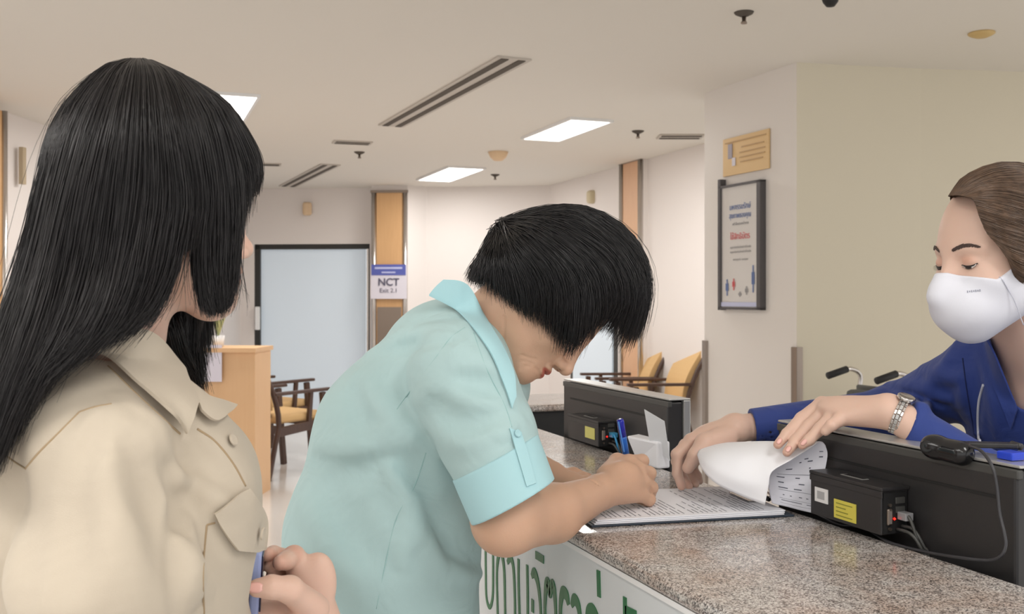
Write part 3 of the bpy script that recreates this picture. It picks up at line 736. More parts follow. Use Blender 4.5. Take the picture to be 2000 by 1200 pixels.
def seam(name, f, pix, m, parent, r=.0012, off=0.0, n=40, seg=6, flat=1.0):
    P, N = cast(f, [(q[0], q[1]) for q in spline([(x, y, 0) for x, y in pix], n)]); bm = bmesh.new(); P = P[cast.ok]; N = N[cast.ok]
    for _ in range(3): P[1:-1] = (P[:-2] + P[2:] + P[1:-1] * 2) / 4
    tube(bm, [Vector(p + nn * off) for p, nn in zip(P, N)], r, seg); return obj(name, bm, m, parent, smooth=True)
def button(name, f, px, py, r, m, parent, off=.002):
    P, N = cast(f, [(px, py)]); n = Vector(N[0]); p = Vector(P[0]) + n * off; bm = bmesh.new()
    u = n.orthogonal().normalized(); v = n.cross(u); rings = []
    for rr, zz in ((r, 0), (r * 1.02, .0012), (r * .9, .0022), (r * .7, .0018), (.00001, .0016)):
        rings.append([bm.verts.new(p + n * zz + (u * math.cos(2 * PI * k / 20) + v * math.sin(2 * PI * k / 20)) * rr) for k in range(20)])
    for a, b in zip(rings, rings[1:]):
        for k in range(20): bm.faces.new((a[k], a[(k + 1) % 20], b[(k + 1) % 20], b[k]))
    return obj(name, bm, m, parent, smooth=True)
def folds(F, items, base=None):
    """items: (pixels, radius m, sink (centre below surface, m), 'r'idge or 'g'roove, blend)"""
    base = base or F; new = []
    ops = list(base.ops); B = Field(); B.ops = ops
    for pix, r, sink, kind, k in items:
        n = max(3, len(pix) * 3)
        P, N = cast(B, [(q[0], q[1]) for q in spline([(x, y, 0) for x, y in pix], n)])
        rr = [r * (.25 + .75 * math.sin(PI * (i + .5) / n)) for i in range(n)]
        if kind == 'r': new.append(('u', chain([p - q * (s * 1) for p, q, s in zip(P, N, [sink] * n)], rr), k))
        else: new.append(('s', chain([p + q * sink for p, q in zip(P, N)], rr), k))
    F.ops += new
# ================================================================== PEOPLE
M['skin_c'] = tinted('skin_warm', (208, 168, 142), .48, sss=.12, bump=.12, bscale=500)
M['skin_l'] = tinted('skin_light', (222, 186, 168), .45, sss=.12, bump=.08, bscale=500)
M['skin_r'] = tinted('skin_fair', (222, 188, 170), .45, sss=.12, bump=.08, bscale=500)
M['mint'] = mat('mint_cotton', (176, 205, 206), .75, bump=.25, wr=.6, wscale=11, bscale=1500, sheen=.1)
M['mint2'] = mat('mint_cotton_fresh', (172, 214, 221), .75, bump=.2, bscale=1500, sheen=.1)
M['cream'] = mat('cream_twill', (197, 185, 167), .8, wr=.30, wscale=9, bump=.25, bscale=1400, sheen=.1)
M['cream_seam'] = mat('cream_seam', (168, 146, 116), .85)
M['navy'] = mat('navy_scrub', (40, 62, 134), .75, wr=.4, bump=.25, bscale=1300, sheen=.1)
M['mint_seam'] = mat('mint_seam', (158, 194, 194), .8)
M['hair_b'] = mat('black_hair', (22, 20, 22), .36, spec=.55, var=.4, vscale=60)
M['hair_l'] = mat('soft_black_hair', (26, 23, 24), .40, spec=.5, var=.4, vscale=60)
M['hair_r'] = mat('brown_hair', (96, 74, 57), .38, spec=.6, var=.65, vscale=110)
M['brow'] = mat('brow_hair', (88, 72, 66), .7)
M['lash'] = mat('lash', (36, 28, 28), .6)
M['eye'] = mat('eye_white', (232, 226, 222), .15)
M['iris'] = mat('iris', (46, 32, 26), .1)
M['trouser'] = mat('dark_trousers', (52, 52, 60), .85)
M['trouser_n'] = mat('navy_trousers', (34, 54, 124), .8)
M['shoe'] = mat('shoe_black', (28, 28, 28), .4)

def person_body(label, F, lo, hi, m, h=.0028, pigs=()):
    V, Fc = mesh_field(F, lo, hi, h)
    pig = np.ones((len(V), 3))
    for fn in pigs: fn(V, pig)
    o = from_np('person', V, Fc, m, None, True, pig)
    tag(o, label, 'person'); return o
def cloth(name, F, lo, hi, m, parent, h=.004):
    V, Fc = mesh_field(F, lo, hi, h); return from_np(name, V, Fc, m, parent, True)
def legs(hip, fwd, parent, m, spread=.085, r=.095):
    side = Vector((-fwd.y, fwd.x, 0)).normalized(); F = Field(); hz = hip.z
    F.add(rc(hip + Vector((0, 0, .0)), hip - Vector((0, 0, .06)), .112, .118, side, 1.15))
    for s in (1, -1):
        k = hip + side * s * spread; k.z = .47; a = hip + side * s * spread; a.z = .10
        F.add(rc(hip + side * s * .08 - Vector((0, 0, .08)), k, r + .01, .066), .04); F.add(rc(k, a, .064, .052), .02)
    F.cut(plane((0, 0, .055), (0, 0, -1)))
    c = np.array(hip); cloth('trousers', F, (c[0] - .34, c[1] - .34, .03), (c[0] + .34, c[1] + .34, hz + .2), m, parent, .010)
    for s in (1, -1):
        a = hip + side * s * spread; a.z = .03; G = Field(); G.add(rc(a - fwd * .05, a + fwd * .11, .036, .034)); G.add(rc(a + Vector((0, 0, .03)), a + Vector((0, 0, .05)), .042, .042), .02); G.cut(plane((0, 0, 0.002), (0, 0, -1)))
        cloth('shoe', G, np.array(a) - .2, np.array(a) + .2, M['shoe'], parent, .006)
def finger(F, pts, r, k=.005):
    P = [at(*p) for p in pts]
    for a, b, ra, rb in zip(P, P[1:], r, r[1:]): F.add(rc(a, b, ra, rb), k)
def knuckle_pig(spots, col=(.93, .74, .70), rad=.012):
    S = [A(at(*p)) for p in spots]
    def fn(V, pig):
        for s in S:
            w = np.clip(1 - np.linalg.norm(V - s, axis=1) / rad, 0, 1)[:, None] * .8
            pig[:] = pig * (1 - w) + pig * np.array(col) * w
    return fn
def nail(pos, nrm, dirv, parent, m, w=.0048, l=.006):
    n = Vector(nrm).normalized(); d = Vector(dirv); d = (d - n * d.dot(n)).normalized(); s = n.cross(d); bm = bmesh.new(); rings = []
    for i in range(7):
        t = -1 + i / 3; row = []
        for j in range(5):
            u = -1 + j / 2; ww = w * math.sqrt(max(.05, 1 - (abs(t) ** 3) * .8)); row.append(bm.verts.new(Vector(pos) + d * t * l + s * u * ww + n * (.0012 - .0016 * u * u)))
        rings.append(row)
    for a, b in zip(rings, rings[1:]):
        for j in range(4): bm.faces.new((a[j], a[j + 1], b[j + 1], b[j]))
    o = obj('fingernail', bm, m, parent, smooth=True); md = o.modifiers.new('s', 'SOLIDIFY'); md.thickness = .0006; return o
M['nail'] = mat('nail_pink', (240, 188, 178), .25)
def brow_lash(fr, f, k, parent, closed=True, sides=(1, -1), opening=0):
    """eyebrows, lash line and eyes on a head solid f"""
    for s in sides:
        pts = [fr(.10 * k, s * y * k, z * k) for y, z in ((.014, .0165), (.022, .0195), (.032, .0215), (.042, .020), (.050, .0165))]
        P = np.array([list(p) for p in pts]); P = np.array(spline(P, 22))
        # walk inward along the face direction to the skin
        x = np.array(fr.x)
        for _ in range(60): v = f(P.astype(f32)); P = P - x * np.clip(v, 0, .01)[:, None] * .8
        N = grad(f, P); rng = np.random.default_rng(3); S = []
        for _ in range(220):
            i = rng.integers(0, 20); w = (rng.random() - .5) * .0064 * (1 - abs(i - 8) / 24); z = np.array(fr.z); t = P[i + 1] - P[i]; t /= np.linalg.norm(t)
            p0 = P[i] + z * w; q = t * .006 + z * (.0018 - w * .5); S.append([p0 + N[i] * .0004 + q * a + N[i] * .0009 * math.sin(a * 2.5) for a in np.linspace(0, 1, 5)])
        V, Fc = strand_mesh(np.array(S), .00042 * k); from_np('eyebrow', V, Fc, M['brow'], parent)
        pts = [fr(.10 * k, s * y * k, z * k) for y, z in ((.0185, -.0055), (.025, -.0068), (.032, -.0076), (.040, -.0068), (.0455, -.0045))]
        P = np.array(spline([list(p) for p in pts], 16))
        for _ in range(60): v = f(P.astype(f32)); P = P - x * np.clip(v, 0, .01)[:, None] * .8
        if opening:
            N = grad(f, P); zz = np.array(fr.z)
            for nm, i0, i1, m_ in (('eye', 1, 14, M['eye']), ('iris', 5, 10, M['iris'])):
                idx = list(range(i0, i1 + 1)); h_ = [opening * math.sin(PI * (i + .5) / 16) for i in idx]; o_ = .0005 if nm == 'eye' else .0009
                bm = bmesh.new(); up_ = [bm.verts.new(P[i] + N[i] * o_) for i in idx]; lo_ = [bm.verts.new(P[i] + N[i] * o_ - zz * h) for i, h in zip(idx, h_)]
                for a in range(len(idx) - 1): bm.faces.new((up_[a], up_[a + 1], lo_[a + 1], lo_[a]))
                e_ = obj(nm, bm, m_, parent, smooth=True); md = e_.modifiers.new('s', 'SOLIDIFY'); md.thickness = .0006
        bm = bmesh.new(); tube(bm, [Vector(p) for p in P], [.0008 * k + .0009 * k * math.sin(PI * i / 15) for i in range(16)], 6); N = grad(f, P); S = []
        for i in range(1, 16):
            S.append([P[i] + N[i] * .005 * a - np.array(fr.z) * .0035 * a * (1 - a * .3) + np.array(fr.y) * s * .002 * a for a in np.linspace(0, 1, 5)])
        V, Fc = strand_mesh(np.array(S), .0002); o = obj('eyelashes', bm, M['lash'], parent, smooth=True); from_np('lash_hairs', V, Fc, M['lash'], o)
def hairdo(name, m, parent, sheets, shells):
    parts = [shell(**s) for s in shells]; parts += [strand_mesh(hair_sheet(**{k: v for k, v in s.items() if k != 'r'}), s.get('r', .0005)) for s in sheets]
    V, F = join_vf(parts); o = from_np(name, V, F, m, parent); return o

# ------------------------------------------------------------------ 1. woman in mint blouse, bent over, writing
def build_writer():
    fr = Fr(at(1070, 578, 1.56), camv(.53, -.84, -.16), camv(.84, .52, .20))
    B = Field(); skull(B, fr, 1.02)
    B.add(rc(at(1000, 600, 1.56), at(905, 700, 1.58), .056, .060, FV, 1.1), .03)          # neck
    B.add(rc(at(905, 700, 1.58), at(800, 860, 1.56), .07, .09), .04)
    B.add(rc(at(905, 720, 1.46), at(915, 710, 1.70), .045, .045), .03)
    B.add(rc(at(905, 735, 1.43), at(985, 1015, 1.37), .045, .043), .02)                    # near upper arm
    B.add(rc(at(990, 1022, 1.37), at(1080, 1003, 1.46), .041, .041), .025); B.add(rc(at(1080, 1003, 1.46), at(1168, 964, 1.555), .040, .027), .015)
    # far arm, its hand resting on the counter
    B.add(rc(at(925, 720, 1.72), at(1000, 900, 1.76), .045, .038), .02); B.add(rc(at(1000, 900, 1.76), at(1078, 928, 1.745), .036, .024), .02)
    Ls = [((1078, 928, 1.745), (1118, 936, 1.735)), ((1078, 930, 1.745), (1124, 942, 1.725)), ((1078, 932, 1.74), (1126, 948, 1.715)), ((1078, 934, 1.74), (1124, 953, 1.705))]
    for (a, b), tip in zip(Ls, ((1158, 938, 1.76), (1166, 948, 1.735), (1166, 956, 1.715), (1154, 960, 1.70))):
        B.add(rc(at(*a), at(*b), .015, .012), .010)
        mid = [(b[i] + tip[i]) / 2 for i in range(3)]; mid[1] -= 4; finger(B, [b, mid, tip], [.0105, .0092, .0078], .004)
    finger(B, [(1092, 930, 1.76), (1120, 926, 1.775), (1148, 934, 1.775)], [.013, .0105, .009], .008)
    # writing hand
    W = (1170, 962, 1.557)
    mcp = [(1228, 905, 1.640), (1246, 919, 1.632), (1254, 942, 1.622), (1251, 966, 1.612)]
    B.add(el(at(1214, 940, 1.60), (.034, .020, .030), np.array([list(camv(.86, .50, .3).normalized()), list(camv(-.25, -.1, .95).normalized()), list(camv(-.5, .86, 0).normalized())]).T), .012)
    for q, r in zip(mcp, (.0145, .0145, .0135, .0130)): B.add(rc(at(*W), at(*q), .022, r), .010)
    finger(B, [mcp[0], (1254, 901, 1.665), (1252, 928, 1.700), (1240, 948, 1.715)], [.0138, .0112, .0098, .0082], .0035)
    finger(B, [mcp[1], (1268, 925, 1.650), (1264, 950, 1.682), (1246, 962, 1.70)], [.0138, .0114, .0100, .0085], .0035)
    finger(B, [mcp[2], (1272, 953, 1.638), (1268, 972, 1.665), (1250, 976, 1.685)], [.0130, .0110, .0095, .0082], .0035)
    finger(B, [mcp[3], (1268, 976, 1.622), (1264, 985, 1.645), (1248, 986, 1.66)], [.0122, .0100, .0088, .0078], .0035)
    finger(B, [(1186, 930, 1.60), (1206, 903, 1.650), (1224, 905, 1.685), (1236, 928, 1.705)], [.018, .0140, .0115, .0095], .006)
    # wrist creases, jaw wrinkles, neck crease
    B.sub(chain([at(1153, 936, 1.525), at(1166, 950, 1.520), at(1178, 975, 1.525)], .0012), .004)
    for pts, r in (([(1002, 716), (1008, 700), (1018, 694), (1034, 700), (1046, 702)], .0009), ([(1006, 722), (1014, 708), (1026, 706), (1040, 711)], .0008), ([(1018, 722), (1024, 716), (1034, 716)], .0012),
                   ([(975, 690), (983, 660), (985, 620)], .0022), ([(1046, 720), (1052, 726), (1056, 736)], .0013)):
        P, N = cast(B, spline([(x, y, 0) for x, y in pts], 9)); B.sub(chain([p + n * .0004 for p, n in zip(P, N)], r), .003)
    pigs = [lambda V, p: lip_tint_nostril_shade(fr, V, p, 1.02, (.78, .34, .34)), knuckle_pig([mcp[1], mcp[2], mcp[3], (1268, 925, 1.650), (1272, 953, 1.638)])]
    P = [at(1072, 578, 1.56), at(800, 880, 1.5), at(1280, 1080, 1.4), at(1000, 900, 1.8)]
    lo, hi = bbox_of(P, .19)
    body = person_body('short-haired woman in a mint blouse bent over the counter, writing with a blue pen', B, lo, hi, M['skin_c'], .0026, pigs)
    brow_lash(fr, B, 1.02, body, sides=(1, -1))
    # blouse
    S = Field()
    S.add(rc(at(750, 1260, 1.56), at(748, 1050, 1.56), .150, .146, FV, 1.02)); S.add(rc(at(748, 1050, 1.56), at(790, 860, 1.57), .146, .135, FV, 1.05), .03)
    S.add(rc(at(790, 860, 1.57), at(872, 725, 1.58), .135, .109, FV, 1.15), .03); S.add(rc(at(905, 712, 1.45), at(912, 705, 1.71), .062, .062), .05)
    S.add(rc(at(880, 690, 1.57), at(955, 760, 1.57), .070, .062), .04)
    ctr = at(1002, 981, 1.36); nrm = camv(.46, -.84, -.08)
    def sleeve(P): 
        a = rc(at(900, 735, 1.44), at(950, 850, 1.405), .076, .069)(P); b = rc(at(950, 850, 1.405), at(1004, 985, 1.36), .069, .0595)(P)
        h = np.maximum(.01 - np.abs(a - b), 0) / .01; d = np.minimum(a, b) - h * h * .0025
        d = np.maximum(d, plane(ctr, nrm)(P)); return np.maximum(d, -rc(at(985, 945, 1.372), at(1030, 1060, 1.34), .0545, .0545)(P))
    S.add(sleeve, .010)
    S.add(rc(at(925, 720, 1.72), at(985, 850, 1.75), .066, .058), .03)
    S.cut(plane((0, 0, .90), (0, 0, -1)))
    folds(S, [
        # sleeve: long ridges from the shoulder, hollow at the armpit
        ([(868, 715), (845, 760), (800, 800)], .016, .010, 'r', .02), ([(880, 700), (900, 720), (925, 722)], .012, .008, 'r', .015),
        ([(870, 660), (905, 690), (960, 720), (985, 770)], .014, .010, 'r', .02), ([(945, 660), (985, 720), (1005, 790)], .012, .008, 'r', .015),
        ([(870, 760), (920, 790), (970, 795)], .018, .013, 'r', .02), ([(820, 815), (880, 860), (930, 855), (985, 830)], .016, .011, 'r', .02),
        ([(848, 790), (905, 825), (965, 818)], .014, .009, 'g', .02), ([(960, 845), (985, 850), (1005, 835)], .009, .005, 'r', .01),
        ([(905, 740), (945, 752), (978, 752)], .012, .008, 'g', .018),
        # back and side of the body
        ([(700, 735), (735, 800), (800, 840), (850, 880)], .020, .013, 'r', .03), ([(690, 770), (720, 850), (790, 900), (835, 950)], .018, .010, 'g', .03),
        ([(620, 870), (680, 880), (760, 860), (820, 840)], .018, .012, 'r', .03), ([(615, 905), (680, 925), (740, 905)], .016, .009, 'g', .025),
        ([(590, 985), (640, 1060), (690, 1130), (720, 1200)], .018, .012, 'r', .03), ([(640, 950), (690, 1040), (760, 1110)], .020, .012, 'g', .03),
        ([(840, 1000), (870, 1060), (930, 1100)], .022, .012, 'g', .03), ([(885, 1105), (905, 1125), (945, 1122)], .012, .008, 'r', .012),
        ([(800, 985), (830, 1050), (880, 1130)], .014, .009, 'r', .02), ([(760, 920), (800, 1010), (790, 1100)], .012, .007, 'r', .02),
        ([(720, 690), (780, 660), (850, 640)], .012, .009, 'r', .02), ([(760, 690), (820, 672), (880, 668)], .010, .006, 'g', .015)])
    lo, hi = bbox_of([at(550, 1250, 1.3), at(1060, 560, 1.85), at(1020, 1000, 1.25)], .06); lo[2] = .86
    bl = cloth('blouse', S, lo, hi, M['mint'], body, .0036)
    # turned-up cuff, tab and button, collar, seams
    Kf = Field(); ax = (at(1004, 985, 1.36) - at(950, 850, 1.405)).normalized(); c1 = at(1002, 981, 1.36); c0 = c1 - ax * .068
    Kf.add(rc(c0 - ax * .03, c1 + ax * .03, .0680, .0625)); Kf.cut(plane(c1, nrm)); Kf.cut(plane(c0, -nrm)); Kf.sub(rc(at(985, 945, 1.372), at(1030, 1060, 1.34), .0545, .0545), .001)
    lo, hi = bbox_of([c0, c1], .09); cloth('cuff', Kf, lo, hi, M['mint2'], bl, .0022)
    SK = Field(); SK.ops = list(S.ops); SK.add(rc(c0 - ax * .03, c1 + ax * .0, .0680, .0635), .003)
    patch('cuff_tab', SK, [[(994, 838), (1016, 845)], [(1008, 885), (1028, 882)], [(1028, 952), (1046, 945)]], M['mint2'], bl, off=.001, th=.0016, nu=6, nv=16)
    button('button', SK, 1007, 848, .0052, M['mint2'], bl, off=.004)
    CF = Field(); CF.ops = list(S.ops); CF.add(rc(at(940, 650, 1.57), at(903, 677, 1.57), .099, .104, FV, .66), .01); CF.add(rc(at(1000, 600, 1.56), at(905, 700, 1.58), .060, .064, FV, 1.1), .01)
    patch('collar', CF, [[(866, 553), (900, 556), (922, 575), (950, 632), (978, 682), (999, 732), (1004, 778)], [(850, 567), (890, 586), (935, 635), (965, 688), (990, 745), (1000, 790)], [(838, 582), (870, 598), (898, 616), (938, 664), (962, 705), (985, 760), (997, 800)]], M['mint2'], bl, off=.001, th=.0024, nu=40, nv=8, lift=lambda u, v: .002)
    for sm in ([(908, 640), (880, 660), (850, 700), (800, 765), (775, 800)], [(925, 650), (950, 720), (985, 790), (1000, 835)], [(832, 885), (810, 950), (775, 1010), (755, 1090), (735, 1190)], ):
        seam('seam', S, sm, M['mint_seam'], bl, r=.0008, off=-.0003)
    legs(at(755, 1255, 1.53), Vector((1, 0, 0)), body, M['trouser'])
    # bobbed black hair
    K = (984, 448, 1.585)
    G = [[K, (950, 488, 1.52), (932, 520, 1.51), (918, 553, 1.52)], [K, (966, 490, 1.49), (955, 530, 1.475), (954, 570, 1.485)], [K, (984, 492, 1.475), (994, 550, 1.462), (1008, 608, 1.475)],
         [K, (1002, 484, 1.465), (1036, 556, 1.452), (1044, 630, 1.468)], [K, (1024, 474, 1.46), (1080, 550, 1.447), (1080, 666, 1.472)], [K, (1046, 462, 1.46), (1124, 540, 1.447), (1126, 640, 1.455), (1112, 696, 1.475)],
         [K, (1066, 450, 1.465), (1160, 520, 1.452), (1180, 600, 1.465), (1148, 654, 1.485)], [K, (1080, 436, 1.475), (1190, 500, 1.468), (1220, 585, 1.48), (1186, 648, 1.50)],
         [K, (1084, 422, 1.49), (1140, 428, 1.485), (1218, 495, 1.495), (1248, 575, 1.505), (1216, 686, 1.52)], [K, (1060, 418, 1.53), (1150, 414, 1.525), (1234, 475, 1.535), (1266, 565, 1.55), (1246, 662, 1.56)],
         [K, (1055, 415, 1.57), (1148, 412, 1.57), (1236, 470, 1.585), (1262, 560, 1.60), (1235, 672, 1.60)], [K, (1040, 420, 1.61), (1118, 413, 1.62), (1208, 470, 1.65), (1240, 560, 1.655), (1205, 655, 1.65)],
         [K, (1078, 414, 1.64), (1140, 480, 1.675), (1155, 560, 1.675), (1120, 650, 1.66)], [K, (1022, 430, 1.62), (1040, 500, 1.665), (1050, 570, 1.66), (1030, 620, 1.64)], [K, (972, 450, 1.58), (950, 500, 1.60), (938, 530, 1.60), (930, 556, 1.59)]]
    G = [at3(g) for g in G]; c = at(1080, 560, 1.56)
    hairdo('hair', M['hair_b'], body,
           [dict(guides=G, n=6500, K=14, closed=True, centre=c, thick=.010, jit=.0034, clump=.6, fray=.26, seed=4, wav=.0022, root=.006, field=B, off=.003, r=.00055),
            dict(guides=G[7:12], n=420, K=14, centre=c, thick=.004, jit=.006, clump=.8, fray=.10, seed=5, wav=.004, field=B, off=.003, r=.0004),
            dict(guides=G[1:7], n=300, K=14, centre=c, thick=.003, jit=.006, clump=.8, fray=.05, seed=6, wav=.003, field=B, off=.003, r=.0004)],
           [dict(guides=G, K=14, closed=True, centre=c, inset=.007, field=B, off=.002, tmax=[.93] * len(G))])
    return body

# ------------------------------------------------------------------ 2. long-haired woman in cream shirt
def build_visitor():
    F2 = camv(.89, 0, .45).normalized(); S2 = camv(-.45, 0, .89).normalized()
    fr = Fr(at(295, 400, 1.0), camv(.70, -.05, .71), (0, 0, 1))
    B = Field(); skull(B, fr, .96)
    B.add(rc(at(254, 510, 1.0), at(218, 740, 1.0), .043, .047), .025); B.add(rc(at(235, 850, 1.0), at(250, 1000, 1.02), .07, .09), .03)
    B.add(rc(at(190, 860, .92), at(330, 820, 1.14), .045, .045), .03)
    # near arm hidden in the sleeve, reaching a phone
    B.add(rc(at(200, 900, .90), at(215, 1330, .93), .042, .036), .02); B.add(rc(at(215, 1330, .93), at(470, 1235, 1.10), .034, .024), .02)
    B.add(el(at(508, 1205, 1.12), (.036, .024, .018), np.array([list(F2), list(S2), [0, 0, 1]]).T), .012)
    for k, (a, b, c_) in enumerate((((505, 1180, 1.12), (545, 1172, 1.135), (572, 1180, 1.125)), ((508, 1195, 1.115), (550, 1190, 1.13), (574, 1198, 1.12)), ((508, 1212, 1.11), (550, 1210, 1.12), (572, 1216, 1.11)), ((505, 1228, 1.105), (542, 1228, 1.11), (560, 1232, 1.10)))):
        finger(B, [a, b, c_], [.011, .0095, .0082], .004)
    # far arm: the hand closes on the phone from the right
    B.add(rc(at(355, 850, 1.15), at(520, 1420, 1.24), .042, .036), .02); B.add(rc(at(520, 1420, 1.24), at(628, 1240, 1.17), .033, .024), .02)
    W = (628, 1240, 1.17); mcp = [(574, 1088, 1.17), (590, 1102, 1.19), (606, 1120, 1.20), (618, 1142, 1.20)]
    B.add(el(at(612, 1155, 1.172), (.026, .017, .042), np.array([list(camv(.95, 0, .2)), list(camv(-.2, 0, .95)), list(camv(-.3, .95, 0))]).T), .012)
    for q in mcp: B.add(rc(at(*W), at(*q), .023, .0128), .010)
    finger(B, [mcp[0], (558, 1096, 1.145), (547, 1100, 1.130)], [.0125, .0100, .0085], .004)
    finger(B, [mcp[1], (566, 1090, 1.20), (534, 1082, 1.17), (522, 1084, 1.15)], [.0120, .0098, .0088, .0078], .004)
    finger(B, [mcp[2], (590, 1100, 1.215), (545, 1100, 1.19), (525, 1105, 1.16)], [.0118, .0098, .0088, .0078], .004)
    finger(B, [mcp[3], (604, 1128, 1.22), (560, 1125, 1.20), (530, 1128, 1.165)], [.0112, .0092, .0082, .0072], .004)
    finger(B, [(612, 1190, 1.13), (566, 1152, 1.092), (530, 1147, 1.078), (503, 1149, 1.074)], [.018, .0140, .0118, .0100], .006)
    pigs = [lambda V, p: lip_tint_nostril_shade(fr, V, p, .96), knuckle_pig([(574, 1080, 1.16), (547, 1100, 1.130), (502, 1147, 1.11), (525, 1084, 1.15), (560, 1075, 1.17)], (.98, .72, .66), .014)]
    lo, hi = bbox_of([at(297, 385, 1.0), at(180, 1000, .9), at(640, 1400, 1.26), at(220, 1390, .93)], .15)
    body = person_body('long-haired woman in a cream shirt standing at the left, seen from behind, holding a phone', B, lo, hi, M['skin_l'], .003, pigs)
    brow_lash(fr, B, .96, body)
    p = at(503, 1148, 1.066); nail(Vector(p) - FV * .001 - RV * .002, -FV + Vector((0, 0, .35)), -RV, body, M['nail'], .0056, .0075)
    # shirt
    S = Field()
    S.add(rc(at(235, 1320, 1.04), at(245, 1030, 1.04), .124, .124, S2, 1.22)); S.add(rc(at(245, 1030, 1.04), at(255, 945, 1.04), .124, .100, S2, 1.22), .03)
    S.add(rc(at(175, 875, .93), at(310, 920, 1.13), .062, .050), .04); S.add(rc(at(240, 755, 1.0), at(185, 865, .93), .050, .055), .03); S.add(rc(at(235, 775, 1.0), at(310, 905, 1.12), .042, .042), .025)
    S.add(rc(at(80, 1000, 1.0), at(120, 860, .98), .075, .07, S2, 1.4), .05)
    S.add(rc(at(395, 965, 1.08), at(330, 880, 1.02), .052, .05), .05); S.add(rc(at(380, 960, .99), at(330, 880, .98), .050, .05), .05)
    S.add(rc(at(310, 868, 1.03), at(398, 918, 1.06), .042, .046), .03)
    def sleeve(P):
        a = rc(at(205, 928, .900), at(205, 1120, .885), .070, .076)(P); b = rc(at(205, 1120, .885), at(212, 1340, .92), .076, .055)(P)
        h = np.maximum(.02 - np.abs(a - b), 0) / .02; return np.minimum(a, b) - h * h * .005
    S.add(sleeve, .008)
    S.add(rc(at(212, 1340, .92), at(420, 1255, 1.07), .052, .036), .03)
    S.add(rc(at(330, 950, 1.16), at(390, 1110, 1.21), .050, .052), .03); S.add(rc(at(390, 1110, 1.21), at(510, 1400, 1.25), .052, .05), .02)
    S.add(rc(at(525, 1400, 1.25), at(606, 1290, 1.19), .048, .038), .02)
    S.cut(plane((0, 0, .80), (0, 0, -1)))
    S.sub(rc(at(262, 500, 1.0), at(232, 700, 1.0), .053, .056), .004)
    folds(S, [
        ([(215, 815), (222, 900), (235, 1000), (245, 1100), (258, 1200)], .024, .014, 'r', .025), ([(190, 830), (170, 870), (140, 900)], .012, .008, 'g', .02),
        ([(275, 830), (315, 900), (348, 980), (352, 1040)], .020, .014, 'r', .02), ([(262, 870), (292, 940), (318, 1010), (330, 1090)], .020, .012, 'g', .03),
        ([(150, 815), (88, 880), (54, 960), (48, 1080), (55, 1200)], .022, .010, 'g', .012), ([(262, 812), (318, 868), (358, 950), (366, 1030), (352, 1120), (345, 1200)], .024, .008, 'g', .010), ([(120, 930), (110, 1020), (120, 1120)], .020, .011, 'g', .04),
        ([(355, 850), (372, 920), (366, 1000), (355, 1100)], .014, .008, 'g', .02), ([(365, 930), (420, 960), (440, 985)], .012, .009, 'r', .02),
        ([(330, 860), (395, 900), (460, 950)], .012, .007, 'g', .02), ([(245, 780), (300, 840), (330, 870)], .012, .008, 'r', .02),
        ([(370, 1060), (385, 1130), (380, 1200)], .014, .009, 'r', .02), ([(15, 900), (30, 1000), (30, 1150)], .020, .012, 'g', .03)])
    lo, hi = bbox_of([at(60, 700, .9), at(520, 1250, .8), at(620, 1400, 1.27), at(205, 1380, .80), at(80, 1000, 1.0)], .13); hi[2] = min(hi[2], 1.42); lo[2] = .78
    sh = cloth('shirt', S, lo, hi, M['cream'], body, .0036)
    SB = Field(); SB.ops = list(S.ops); SB.add(rc(at(262, 500, 1.0), at(228, 740, 1.0), .054, .060), .01)
    patch('collar', SB, [[(232, 655), (262, 640), (296, 652), (325, 690), (350, 738), (378, 796)], [(205, 672), (245, 690), (290, 735), (330, 790), (364, 822)], [(180, 688), (218, 722), (262, 765), (312, 812), (352, 848)]], M['cream'], sh, off=.004, th=.003, nu=40, nv=12, lift=lambda u, v: .005 * (1 - abs(2 * v - 1)) + .004)
    patch('lapel', SB, [[(362, 762), (392, 786), (418, 794), (447, 803)], [(372, 788), (395, 806), (418, 812), (440, 811)], [(382, 812), (398, 826), (413, 830), (430, 818)]], M['cream'], sh, off=.008, th=.003, nu=16, nv=6)
    patch('pocket_flap', S, [[(416, 1000), (446, 978), (478, 956)], [(424, 1024), (460, 1010), (500, 990)], [(436, 1046), (474, 1040), (512, 1022)], [(456, 1074), (486, 1078), (508, 1072)]], M['cream'], sh, off=.004, th=.003, nu=16, nv=12)
    button('flap_button', S, 492, 1040, .0062, M['cream'], sh, off=.010)
    button('button', S, 450, 862, .0062, M['cream'], sh, off=.003)
    for sm in ([(404, 1026), (399, 1080), (397, 1140), (399, 1200)], [(404, 1026), (420, 1022)], [(155, 805), (185, 795), (218, 789)], [(155, 805), (110, 850), (75, 885), (50, 915)], [(0, 880), (25, 900), (50, 916)], [(385, 838), (420, 862), (455, 905), (480, 950)],
               [(180, 688), (218, 722), (262, 765), (312, 812), (352, 848)]):
        seam('seam', S, sm, M['cream_seam'], sh, r=.0012, off=-.0004)
    legs(at(235, 1330, 1.03), Vector((F2.x, F2.y, 0)), body, M['trouser'])
